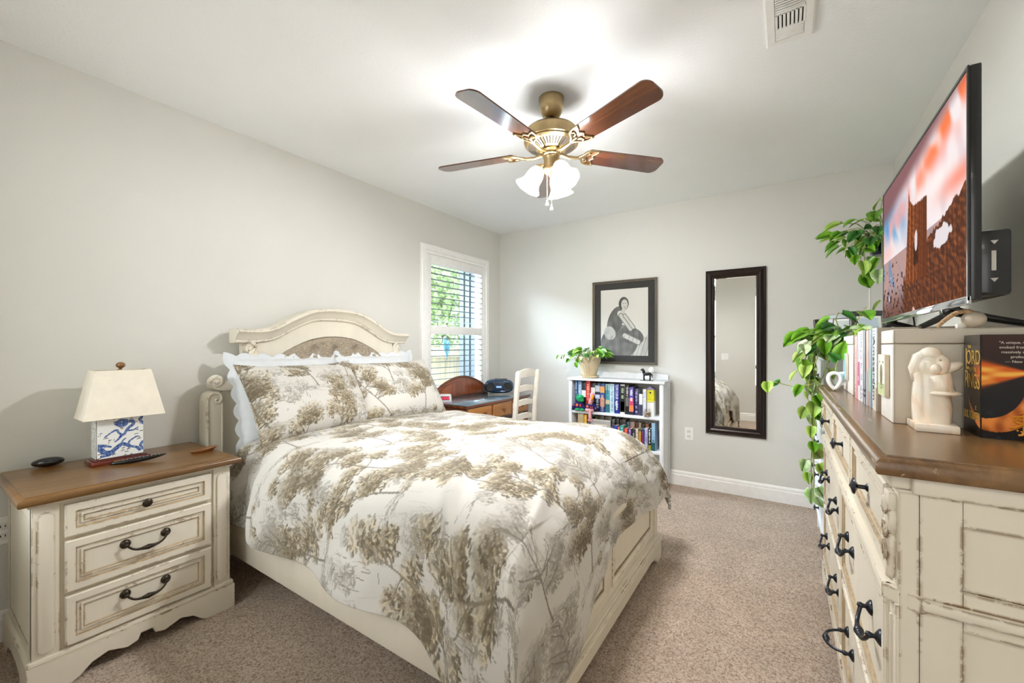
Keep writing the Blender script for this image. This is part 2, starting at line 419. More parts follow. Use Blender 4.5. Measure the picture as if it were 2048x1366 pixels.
for i in range(5200):
    c = Vector((-9.6+rg.gauss(0, 1.2), 10.2+rg.gauss(0, 1.3), 2.9+rg.gauss(0, 1.1)))
    if c.z < .8: continue
    a = Vector((rg.gauss(0, 1), rg.gauss(0, 1), rg.gauss(0, 1))).normalized(); b = a.orthogonal().normalized(); s_ = rg.uniform(.06, .13)
    g.face([c-a*s_, c+b*s_*.5, c+a*s_, c-b*s_*.5])
g.build('crown', M_TREE, tree, smooth=0, recalc=False)
g = G(); g.tube([(-9.6, 10.3, -.35), (-9.55, 10.35, 1.6), (-9.7, 10.2, 3.6)], [.16, .12, .05]); g.tube([(-9.55, 10.35, 1.5), (-9.2, 9.5, 3.2)], [.08, .03])
g.tube([(-9.56, 10.35, 1.7), (-9.9, 11.3, 3.4)], [.08, .03]); g.build('trunk', mat('bark', '5a4a3c', .9, var=.3), tree)
# butterfly hanging behind the pane
bf = thing('butterfly_suncatcher', 'blue butterfly ornament hanging outside behind the lower louvers', 'ornament', (-3.20, 3.48, 1.18))
M_BLUEW = mat('blue_wing', '5f9fb4', .3, var=.25, vscale=50); M_LEAD = mat('lead_line', '24323c', .4)
for sgn, hgt in ((-1, 1), (1, .85)):
    pts = [(0, .0), (.012, .05), (.035, .09), (.05, .15), (.045, .20), (.02, .22), (.003, .17), (0, .1)]
    g = G(); g.prism([(-3.20, 3.485+sgn*a*1.15, 1.185+b*hgt*1.2) for a, b in pts], (.004, 0, 0)); g.build('wing', M_BLUEW, bf, smooth=0)
g = G(); g.tube([(-3.198, 3.485, 1.18), (-3.198, 3.485, 1.46)], .004, 6)
for q in (.1, .16): g.tube([(-3.194, 3.45, 1.22+q), (-3.194, 3.485, 1.19+q), (-3.194, 3.52, 1.22+q)], .002, 5)
g.build('body', M_LEAD, bf); 
g = G(); g.tube([(-3.198, 3.485, 1.46), (-3.198, 3.485, 1.51)], .0015, 5); g.box(-3.21, -3.09, 3.48, 3.49, 1.508, 1.513); g.build('hook', M_LEAD, bf)

# ---------------------------------------------------------------- wall fittings
def outlet(name, fn, h, z, label, two=True):
    o = thing(name, label, 'outlet', fn(h, z, 0))
    g = G(); g.ring(fn, (h-.04, h+.04, z-.063, z+.063), [(0, 0), (0, .004), (.004, .007)]); g.build('cover_plate', M_WHITE, o, smooth=0)
    for dz in (-.022, .022):
        g = G(); g.ring(fn, (h-.017, h+.017, z+dz-.015, z+dz+.015), [(0, .006), (0, .009), (.002, .010)]); q = g.build('socket', mat('socket_plastic', 'e2e0da', .35), o, smooth=0)
        g = G()
        for a in (-.007, .007): g.ring(fn, (h+a-.0015, h+a+.0015, z+dz-.004, z+dz+.006), [(0, .010), (0, .0108)])
        g.build('slots', M_BLACKM, q, smooth=0)
    return o
fb = lambda h, z, n: (h, YB-n, z)
outlet('wall_outlet', fb, -.770, .503, 'white double wall outlet on the back wall left of the long mirror')
outlet('wall_outlet', f, .285, .50, 'white wall outlet half cut by the frame, left of the nightstand')
sw = thing('light_switch', 'white light switch on the near wall, seen only in the long mirror', 'switch', (-.93, -.045, 1.14))
fn_ = lambda h, z, n: (h, -.045+n, z)
g = G(); g.ring(fn_, (-.99, -.87, 1.08, 1.20), [(0, 0), (0, .004), (.004, .007)]); g.build('cover_plate', M_WHITE, sw, smooth=0)
for a in (-.96, -.90):
    g = G(); g.ring(fn_, (a-.016, a+.016, 1.107, 1.173), [(0, .006), (0, .009), (.002, .011)]); g.build('rocker', M_TRIM, sw, smooth=0)

# ceiling vent
vent = thing('ceiling_vent', 'white ceiling air vent with slots near the top of the room', 'vent', (.015, 2.08, H))
fv = lambda h, z, n: (h, z, H-n)
g = G(); g.ring(fv, (-.075, .105, 1.90, 2.262), [(0, 0), (0, .008), (.008, .013), (.036, .013), (.038, .004)]); g.build('vent_frame', M_WHITE, vent, smooth=0)
g = G(); g.box(-.035, .065, 1.94, 2.222, H-.006, H-.004); g.build('dark_duct', mat('duct_dark', '3a3a38', .8), vent, smooth=0)
def slat(x0, x1, y0, y1): 
    g = G(); g.box(x0, x1, y0, y1, H-.014, H-.006, .002); g.build('slat', M_WHITE, vent)
for i in range(8): slat(-.037+i*.0142, -.0275+i*.0142, 2.045, 2.145)
for i in range(6): slat(-.037, .067, 1.955+i*.014, 1.962+i*.014)
for i in range(5): slat(-.037, .067, 2.158+i*.0125, 2.169+i*.0125)
for yy in (2.036, 2.146, 2.045): slat(-.037, .067, yy, yy+.010)
# ---------------------------------------------------------------- handles
def bail(fn, h, z, w, m, parent, name='pull_handle', drop=.028, out=.028, lift=0):
    """bail pull: two rosettes, a sagging bail with beads. fn(h,z,n)->xyz; lift 1 = swung outwards"""
    g = G()
    for sg in (-1, 1):
        c = Vector(fn(h+sg*w/2, z, 0)); d = Vector(fn(h+sg*w/2, z, 1))-c
        g.lathe([(.0001, .013), (.008, .012), (.015, .007), (.019, .003), (.019, 0)], c, d, 14)
        g.lathe([(.0065, .006), (.0055, .016), (.008, .022), (.007, .028), (.0001, .031)], c, d, 8)
    pts = []; rs = []
    for i in range(17):
        t = -1+i/8.0; q = (1-t**4)
        dn = drop*q*(1-lift); ou = .022+.012*q+lift*drop*1.2*q
        pts.append(fn(h+t*w/2, z-dn, ou)); rs.append(.0046+.0032*max(0, 1-abs(t)*1.6))
    g.tube(pts, rs, 8)
    for t, r in ((0, .0115), (-.13, .0095), (.13, .0095), (-.24, .0078), (.24, .0078)):
        q = 1-t**4; g.ball(fn(h+t*w/2, z-drop*q*(1-lift), .022+.012*q+lift*drop*1.2*q), r, seg=10, rings=6)
    return g.build(name, m, parent, 60)
def knob(fn, h, z, m, parent, r=.017, name='knob', ln=.030, el=1):
    g = G(); c = Vector(fn(h, z, 0)); d = Vector(fn(h, z, 1))-c
    R = Matrix.Translation(c) @ rot_to(d)
    g.lathe([(.012, 0), (.010, .003), (.006, .006), (.0055, ln*.55), (r*.6, ln*.66), (r, ln*.76), (r*.9, ln*.88), (r*.35, ln*.98), (.0001, ln*1.08)], c, d, 18)
    return g.build(name, m, parent, 50)
# ---------------------------------------------------------------- nightstand
NX, NY0, NY1 = -2.395, .298, .972          # front plane, body sides
ns = thing('nightstand', 'antique white three drawer nightstand with walnut top beside the bed', 'nightstand', (-2.68, .635, 0))
fN = lambda h, z, n: (NX+n, h, z)
g = G(); g.box(-2.955, NX-.012, NY0, NY1, .10, .742)
g.ring(lambda h, z, n: (h, NY0-n, z), (-2.94, NX-.02, .13, .72), [(0, .001), (.05, .001), (.056, -.008), (.062, -.008)], mats=[0, 1, 0, 0])
g.box(-2.955, NX+.006, NY0-.012, NY1+.012, .724, .744, .006)
g.build('body', [M_CREAM, M_GLAZE], ns, smooth=30)
for h0, h1 in ((NY0, .372), (.898, NY1)):            # pilasters with a long rounded raised panel
    g = G(); g.box(NX-.03, NX, h0, h1, .128, .735, .002); c = (h0+h1)/2; pts = []
    for i in range(13): a = PI*i/12; pts.append((NX+.0005, c+.023*math.cos(a), .675+.023*math.sin(a)))
    for i in range(13): a = PI+PI*i/12; pts.append((NX+.0005, c+.023*math.cos(a), .175+.023*math.sin(a)))
    g.prism(pts, (.007, 0, 0), .003); g.build('pilaster', M_CREAM, ns, 30)
for z0, z1, k in ((.582, .712, 0), (.362, .566, 1), (.148, .346, 1)):
    g = G()
    g.ring(fN, (.384, .886, z0, z1), [(0, -.02), (0, .010), (.004, .014), (.030, .014), (.034, .006), (.044, .006), (.046, .011), (.052, .011), (.056, .005)],
           mats=[0, 0, 0, 1, 0, 0, 0, 1, 0])
    dr = g.build('drawer', [M_CREAM, M_GLAZE], ns, smooth=25)
    fh = lambda h, z, n: (NX+.005+n, h, z)
    if k: bail(fh, .635, (z0+z1)/2+.022, .140, M_BRONZE, dr, 'bail_handle', .030)
    else: knob(fh, .635, (z0+z1)/2, M_BRONZE, dr, .019, 'knob', .026)
g = G()                                               # plinth with bracket feet
pl = [(.283, 0), (.283, .118), (.987, .118), (.987, 0), (.87, 0), (.845, .012), (.81, .045), (.76, .062), (.70, .040), (.665, .050), (.655, .075), (.615, .075), (.605, .05), (.57, .040), (.51, .062), (.46, .045), (.425, .012), (.40, 0)]
g.prism([(NX-.005, a, b) for a, b in pl], (.021, 0, 0))
g.box(NX-.03, NX+.012, .286, .984, .114, .138, .008)
for yy in (.283, .967):
    ps = [(-2.955, 0), (-2.955, .118), (NX-.005, .118), (NX-.005, 0), (-2.50, 0), (-2.54, .04), (-2.62, .055), (-2.73, .055), (-2.81, .04), (-2.85, 0)]
    g.prism([(a, yy, b) for a, b in ps], (0, .020, 0)); g.box(-2.955, NX+.006, yy-.0005, yy+.0205, .114, .136, .007)
g.build('plinth', M_CREAM, ns, 30)
def slab(x0, x1, y0, y1, zt, name, m, parent, front, edge=.034, bev=.016):
    """table top: flat field, dropped ogee edge"""
    g = G(); f_ = lambda h, z, n: (h, z, zt+n)
    g.ring(f_, (x0, x1, y0, y1), [(.012, -edge), (.004, -edge), (0, -edge+.006), (0, -.016), (.004, -.010), (.012, -.005), (.020, -.003), (.021, 0)])
    g.face([(x0+.012, y0+.012, zt-edge), (x0+.012, y1-.012, zt-edge), (x1-.012, y1-.012, zt-edge), (x1-.012, y0+.012, zt-edge)])
    return g.build(name, m, parent, 40)
slab(-2.972, NX+.040, .258, 1.012, .775, 'top', M_TOP, ns, 1)

# ---------------------------------------------------------------- dresser
DX, DY0, DY1 = .192, 1.157, 3.005
ds = thing('dresser', 'long antique white dresser with walnut top and dark pulls under the television', 'dresser', (.44, 2.08, 0))
fD = lambda h, z, n: (DX-n, h, z); DXB = XR-.012
g = G(); g.box(DX+.012, DXB, DY0+.012, DY1-.012, .10, 1.082)
fs = lambda h, z, n: (h, DY0-n, z)                    # near side (faces the camera)
g.ring(fs, (DX+.004, .226, .10, 1.045), [(0, -.02), (0, .002), (.001, .002)])          # corner post side
g.ring(fs, (.2275, .288, .10, 1.045), [(0, -.02), (0, .001), (.001, .001)])            # stile
for z0, z1 in ((.993, 1.045), (.835, .864), (.790, .812), (.10, .17)): g.ring(fs, (.289, DXB, z0, z1), [(0, -.02), (0, .001), (.001, .001)])
for z0, z1 in ((.8645, .9925), (.171, .789)): g.ring(fs, (.289, DXB, z0, z1), [(0, -.012), (.002, -.008), (.003, -.008)])
g.box(.215, DXB, DY0-.010, DY0+.02, 1.044, 1.083, .006)
g.box(.226, DXB, DY0-.014, DY0+.01, .812, .836, .007)
g.box(DX-.010, DX+.03, DY0, DY1, 1.050, 1.083, .006)
for z0, z1 in ((.838, .862), (.452, .470), (.11, .136)): g.box(DX-.004, DX+.03, DY0+.05, DY1-.05, z0, z1, .003)
g.box(DX-.002, DX+.03, 2.055, 2.110, .13, .845, .002)
for yy in (1.766, 2.380): g.box(DX-.002, DX+.03, yy, yy+.030, .86, 1.05, .002)
g.build('body', M_CREAM2, ds, 30)
g = G()                                               # waist moulding on the front
g.box(DX-.020, DX+.02, DY0+.02, DY1-.02, .808, .838, .008)
g.prism([(DX-.020, DY0+.022, .808), (DX-.020, DY0+.022, .838), (.227, DY0-.014, .838), (.227, DY0-.014, .808)], (.012, .012, 0))
g.build('waist_molding', M_CREAM2, ds, 30)
for y0, y1 in ((DY0, DY0+.055), (DY1-.055, DY1)):     # corner posts
    g = G(); g.box(DX-.002, DX+.03, y0, y1, .10, .808, .004); g.ring(lambda h, z, n: (DX-.002-n, h, z), (y0+.008, y1-.008, .16, .79), [(0, 0), (.006, -.004), (.010, -.004), (.016, .004)])
    g.box(DX+.002, DX+.03, y0, y1, .838, 1.05, .003); g.build('corner_post', M_CREAM2, ds, 30)
    c = (y0+y1)/2; g = G()                            # carved leaf scroll on the upper post
    out = [(-.021, 1.038), (.021, 1.038), (.024, 1.02), (.016, 1.0), (.024, .985), (.020, .962), (.010, .948), (.019, .935), (.020, .915), (.011, .900), (.013, .88), (.004, .862), (0, .850)]
    pts = [(DX+.003, c+a, b) for a, b in out[1:]]+[(DX+.003, c-a, b) for a, b in out[-2:0:-1]]
    g.prism(pts, (-.016, 0, 0), .004)
    for zz in (1.005, .955, .91):
        sp = [(DX-.014, c+sg*(.004+.010*math.cos(t)), zz+.016*math.sin(t)) for sg in (1,) for t in np.linspace(-1.4, 3.6, 12)]
        g.tube(sp, list(np.linspace(.003, .006, 12)), 6)
        g.tube([(x, 2*c-y, z) for x, y, z in sp], list(np.linspace(.003, .006, 12)), 6)
    g.build('carved_bracket', M_CREAM2, ds, 45)
DP = [(0, -.02), (0, .006), (.004, .011), (.024, .011), (.028, .004), (.036, .004), (.038, .008), (.043, .008), (.047, .003)]
DM = [0, 0, 0, 1, 0, 0, 0, 1, 0]
def drawer_d(y0, y1, z0, z1, pulls, lift=None):
    g = G(); g.ring(fD, (y0, y1, z0, z1), DP, mats=DM); dr = g.build('drawer', [M_CREAM2, M_GLAZE], ds, smooth=25)
    for i, h in enumerate(pulls):
        fh = lambda a, z, n: (DX-.003-n, a, z)
        if z0 > .84: knob(fh, h, (z0+z1)/2, M_BLUEBLK, dr, .023, 'knob', .038)
        else: bail(fh, h, (z0+z1)/2+.02, .135, M_BLUEBLK, dr, 'bail_handle', .034, lift=.85 if lift == i else 0)
for y0, y1 in ((1.218, 1.760), (1.802, 2.374), (2.416, 2.944)): drawer_d(y0, y1, .868, 1.044, [(y0+y1)/2])
for y0, y1 in ((1.218, 2.050), (2.116, 2.944)):
    a, b = y0+(y1-y0)*.17, y0+(y1-y0)*.75
    drawer_d(y0, y1, .476, .800, [a, b]); drawer_d(y0, y1, .142, .446, [a, b], 1 if y0 < 2 else None)
g = G()
pl = [(DY0-.012, 0), (DY0-.012, .112), (DY1+.012, .112), (DY1+.012, 0)]
n_ = []
for a, b in ((DY1-.15, 0), (DY1-.19, .05), (DY1-.26, .065), (DY1-.5, .065)): n_.append((a, b))
n_ += [(DY0+.5, .065), (DY0+.26, .065), (DY0+.19, .05), (DY0+.15, 0)]
g.prism([(DX+.016, a, b) for a, b in pl+n_], (-.030, 0, 0)); g.box(DX-.010, DX+.03, DY0-.008, DY1+.008, .108, .130, .007)
for yy in (DY0-.012, DY1-.008):
    g.prism([(a, yy, b) for a, b in ((DX+.016, 0), (DX+.016, .112), (DXB, .112), (DXB, 0), (.60, 0), (.56, .06), (.33, .06), (.29, 0))], (0, .020, 0))
g.build('plinth', M_CREAM2, ds, 30)
slab(.156, DXB+.006, 1.132, 3.030, 1.12, 'top', M_TOP2, ds, 1, .040)

# ---------------------------------------------------------------- tall chest beyond the dresser
M_WCH = mat('white_chest_paint', 'eef0f2', .4, var=.03)
ch = thing('chest_of_drawers', 'tall narrow white chest of drawers between dresser and back wall', 'chest', (.43, 3.53, 0))
g = G(); g.box(.197, .672, 3.205, 3.850, .14, 1.275, .003); g.build('body', M_WCH, ch)
g = G(); g.box(.182, .676, 3.190, 3.865, 1.275, 1.30, .006); g.build('top', M_WCH, ch)
for x, y in ((.199, 3.207), (.199, 3.802), (.63, 3.207), (.63, 3.802)):
    g = G(); g.box(x, x+.046, y, y+.046, 0, .145, .003); g.build('leg', M_WCH, ch)
fC = lambda h, z, n: (.197-n, h, z)
for i in range(5):
    z0 = .17+i*.220; g = G(); g.ring(fC, (3.235, 3.820, z0, z0+.205), [(0, -.01), (0, .010), (.004, .013), (.03, .013), (.034, .008)])
    dr = g.build('drawer', M_WCH, ch, smooth=25)
    fk = lambda h, z, n: (.184-n, h, z)
    knob(fk, 3.40, z0+.102, M_BLUEBLK, dr, .019, 'knob', .028); knob(fk, 3.655, z0+.102, M_BLUEBLK, dr, .019, 'knob', .028)
# ---------------------------------------------------------------- bed
BC = 1.872                                              # bed centre line (y)
bed = thing('bed', 'antique white queen bed with arched tufted headboard and panel footboard', 'bed', (-1.75, BC, 0))
HX = -2.885                                             # headboard board front
def mir(pts): return pts+[(2*BC-y, z) for y, z in reversed(pts)]
def arch(pts, n=10):
    """smooth polyline (Catmull-Rom) through (y,z) pts"""
    out = []; P_ = [pts[0]]+pts+[pts[-1]]
    for i in range(1, len(P_)-2):
        p0, p1, p2, p3 = [np.array(q, float) for q in P_[i-1:i+3]]
        for k in range(n):
            t = k/n; out.append(tuple(.5*((2*p1)+(-p0+p2)*t+(2*p0-5*p1+4*p2-p3)*t*t+(-p0+3*p1-3*p2+p3)*t**3)))
    out.append(pts[-1]); return out
crown = arch([(1.185, 1.452), (1.30, 1.452), (1.40, 1.470), (1.52, 1.535), (1.66, 1.598), (1.78, 1.617), (BC, 1.620)], 6)
top = mir(crown[:-1])+[]; top = crown+[(2*BC-y, z) for y, z in reversed(crown[:-1])]
g = G()                                                 # back board
sil = [(1.10, .12), (1.10, 1.05), (1.16, 1.09), (1.22, 1.18), (1.245, 1.30), (1.24, 1.40)]
inner = [(y, z-.06) for y, z in top if 1.23 < y < 2*BC-1.23]
g.prism([(HX-.05, y, z) for y, z in sil+inner+[(2*BC-y, z) for y, z in reversed(sil)]], (.05, 0, 0)); g.build('headboard', M_CREAM, bed, 30)
def sweep(path, sec, x0, name, m, parent):
    """sweep a section [(out, normal)] along a (y,z) path; out is along +x"""
    g = G(); P_ = [Vector((0, y, z)) for y, z in path]; rings = []
    for i, p in enumerate(P_):
        d = (P_[min(i+1, len(P_)-1)]-P_[max(i-1, 0)]).normalized(); nn = Vector((0, -d.z, d.y))
        rings.append([g.bm.verts.new(Vector((x0+a, 0, 0))+p+nn*b) for a, b in sec])
    for A, B in zip(rings, rings[1:]):
        for k in range(len(sec)): g.bm.faces.new((A[k], A[(k+1) % len(sec)], B[(k+1) % len(sec)], B[k]))
    g.bm.faces.new(rings[0][::-1]); g.bm.faces.new(rings[-1]); return g.build(name, m, parent, 30)
sec = [(-.045, 0), (.085, 0), (.090, -.006), (.090, -.020), (.082, -.026), (.070, -.034), (.058, -.048), (.046, -.064), (.040, -.070), (.040, -.080), (.034, -.086), (.0, -.088), (-.045, -.088)]
sweep(top, sec, HX, 'crown_molding', M_CREAM, bed)
inn = [(y, z-.135) for y, z in arch([(1.33, 1.355), (1.42, 1.395), (1.54, 1.463), (1.67, 1.520), (1.78, 1.545), (BC, 1.550)], 6)]
inn2 = inn+[(2*BC-y, z) for y, z in reversed(inn[:-1])]
g = G()                                                 # raised arched face board around the upholstery
outer = [(y, z-.085) for y, z in top if 1.30 < y < 2*BC-1.30]
g.prism([(HX, y, z) for y, z in [(1.33, .40)]+inn2+[(2*BC-1.33, .40), (2*BC-1.27, .40)]+outer[::-1]+[(1.27, .40)]], (.022, 0, 0), 0)
g.build('face_board', M_CREAM, bed, 30)
# tufted linen
k_ = N('grey_linen'); a1 = k_.noise(260, 2, .5, (1, 1, .12)); a2 = k_.noise(260, 2, .5, (1, .12, 1)); s_ = k_.math('ADD', (a1, 0), (a2, 0)); s2_ = k_.math('MULTIPLY', (s_, 0), .5)
r_ = k_.ramp(s2_, 0, [(.38, hexc('7d6f5e')), (.62, hexc('b0a390'))]); k_.link(r_, 0, k_.b, 'Base Color'); k_.b.inputs['Roughness'].default_value = .9; k_.bump(s2_, 0, .4, .002); M_LINEN = k_.m
ny, nz = 170, 90
yy = np.linspace(1.335, 2*BC-1.335, ny); top_y = np.interp(yy, [p[0] for p in inn2], [p[1] for p in inn2])
v = np.linspace(0, 1, nz); Yg = np.repeat(yy[:, None], nz, 1); Zg = .62+(top_y[:, None]-.62-.004)*v[None, :]
btn = [(BC+i*.17+(.085 if (j % 2) else 0), 1.315-j*.135) for j in range(5) for i in range(-4, 5)]
dep = np.zeros_like(Yg); 
for by, bz in btn:
    d2 = np.hypot(Yg-by, Zg-bz); dep = np.maximum(dep, np.exp(-(d2/.032)**2)*1.0)
for by, bz in btn:                                       # diagonal pleats between buttons
    for sg in (-1, 1):
        ey, ez = by+sg*.085, bz-.135; L = math.hypot(ey-by, ez-bz); ux, uz = (ey-by)/L, (ez-bz)/L
        t_ = (Yg-by)*ux+(Zg-bz)*uz; dd = np.abs(-(Yg-by)*uz+(Zg-bz)*ux)
        dep = np.maximum(dep, np.where((t_ > 0) & (t_ < L), np.exp(-(dd/.010)**2)*.45, 0))
edge = np.minimum(np.minimum(Yg-yy[0], yy[-1]-Yg), np.minimum(top_y[:, None]-Zg, 1)); edge = np.clip(edge/.035, 0, 1)
Xg = HX+.004+.050*np.sqrt(1-(1-edge)**2)-.030*dep*edge
up = npgrid(np.stack([Xg, Yg, Zg], -1), 'upholstered_panel', M_LINEN, parent=bed)
for by, bz in btn:
    if 1.38 < by < 2*BC-1.38 and .7 < bz < np.interp(by, yy, top_y)-.05:
        g = G(); g.lathe([(.012, 0), (.010, .005), (.004, .008), (.0001, .0085)], (HX+.022, by, bz), (1, 0, 0), 12); g.build('button', M_LINEN, up)
def volute(g, x, y, z, r, turns=1.6, start=0, sg=1, th=.016, dep_=.05):
    n = 40; pts = []; rs = []
    for i in range(n):
        t = i/(n-1); a = start+sg*turns*2*PI*t; q = r*(1-.80*t)
        pts.append((x, y+q*math.cos(a), z+q*math.sin(a))); rs.append(th*(1-.45*t))
    g.tube(pts, rs, 8); g.lathe([(r*.9, -dep_), (r*.9, -.004), (r*.5, .006), (.0001, .010)], (x, y, z), (1, 0, 0), 20)
for sd in (1, -1):
    Y_ = lambda y: BC+sd*(y-BC)
    g = G(); volute(g, HX+.03, Y_(1.275), 1.330, .038, 1.5, PI/2 if sd > 0 else PI/2, -sd, .012)     # console scroll below the crown
    cv = arch([(1.312, 1.345), (1.318, 1.28), (1.30, 1.20), (1.262, 1.13), (1.225, 1.10)], 5)
    g.prism([(HX-.03, Y_(y), z) for y, z in cv+[(1.16, 1.10), (1.215, 1.16), (1.25, 1.24), (1.262, 1.31)]], (.07, 0, 0), .004)
    g.build('console_scroll', M_CREAM, bed, 40)
    g = G(); volute(g, HX+.035, Y_(1.085), 1.128, .036, 1.6, PI if sd > 0 else 0, -sd, .014)            # shoulder scroll
    cv = arch([(1.055, 1.110), (1.075, 1.088), (1.12, 1.074), (1.18, 1.074), (1.24, 1.088)], 5)
    cu = arch([(1.24, 1.16), (1.20, 1.140), (1.15, 1.132), (1.11, 1.148)], 5)
    g.prism([(HX-.04, Y_(y), z) for y, z in cv+cu], (.080, 0, 0), .004); g.build('shoulder_scroll', M_CREAM, bed, 40)
    g = G(); po = [(1.030, .0), (1.030, 1.02)]+arch([(1.030, 1.02), (1.038, 1.052), (1.070, 1.070), (1.105, 1.062), (1.120, 1.03)], 5)+[(1.118, .0)]
    g.prism([(HX-.06, Y_(y), z) for y, z in po], (.095, 0, 0), .003)
    g.tube([(HX+.037, Y_(y), z) for y, z in [(1.038, .30), (1.038, 1.0)]+arch([(1.038, 1.02), (1.046, 1.048), (1.072, 1.062), (1.100, 1.054), (1.110, 1.03), (1.100, 1.008), (1.085, 1.005), (1.078, 1.02), (1.088, 1.028)], 5)], .008, 8)
    g.tube([(HX+.037, Y_(1.114), .30), (HX+.037, Y_(1.114), 1.0)], .006, 8)
    g.build('headboard_post', M_CREAM, bed, 40)
for y0 in (1.060, 2*BC-1.092):                           # side rails
    g = G(); g.box(-2.86, -.742, y0, y0+.032, .175, .43, .004); g.build('side_rail', M_CREAM, bed)
FX = -.690                                              # footboard front face
fF = lambda h, z, n: (FX+n, h, z)
F0, F1 = 1.045, 2*BC-1.045
g = G(); g.box(FX-.05, FX-.008, F0+.03, F1-.03, .13, .545)
for h0, h1 in ((F0+.10, BC-.045), (BC+.045, F1-.10)):
    g.ring(fF, (h0, h1, .205, .470), [(-.012, -.008), (-.012, .004), (.0, .006), (.012, -.002), (.020, -.002), (.024, -.008), (.029, -.008), (.036, -.003)], mats=[0, 0, 0, 0, 1, 0, 0, 0])
for b in ((F0+.05, F0+.10, .209, .466), (F1-.10, F1-.05, .209, .466), (BC-.045, BC+.045, .209, .466), (F0+.05, F1-.05, .465, .52), (F0+.05, F1-.05, .155, .21)):
    g.box(FX-.02, FX, b[0], b[1], b[2], b[3], .002)
g.box(FX-.06, FX+.012, F0, F1, .515, .55, .010)
g.build('footboard', [M_CREAM, M_GLAZE], bed, 30)
for y0 in (F0, F1-.058):
    g = G(); g.box(FX-.062, FX+.010, y0, y0+.058, .10, .52, .006); g.build('footboard_post', M_CREAM, bed)
g = G()
pl = [(F0-.022, 0), (F0-.022, .115), (F1+.022, .115), (F1+.022, 0)]
cut = [(F1-.07, 0), (F1-.085, .022), (F1-.11, .022), (F1-.135, .045), (F1-.20, .058), (F0+.20, .058), (F0+.135, .045), (F0+.11, .022), (F0+.085, .022), (F0+.07, 0)]
g.prism([(FX-.055, a, b) for a, b in pl+cut], (.083, 0, 0)); g.box(FX-.062, FX+.036, F0-.026, F1+.026, .112, .138, .008); g.box(FX-.06, FX+.022, F0-.012, F1+.012, .136, .158, .006)
g.build('base_molding', M_CREAM, bed, 30)
g = G(); g.box(-2.80, -.98, 1.20, 2*BC-1.20, .44, .735, .08, 3); g.build('mattress', mat('mattress_ticking', 'e8e4dc', .8), bed)
g = G(); g.box(-2.84, -.76, 1.10, 2*BC-1.10, .22, .435, .02); g.build('box_spring', mat('mattress_ticking', 'e8e4dc', .8), bed)

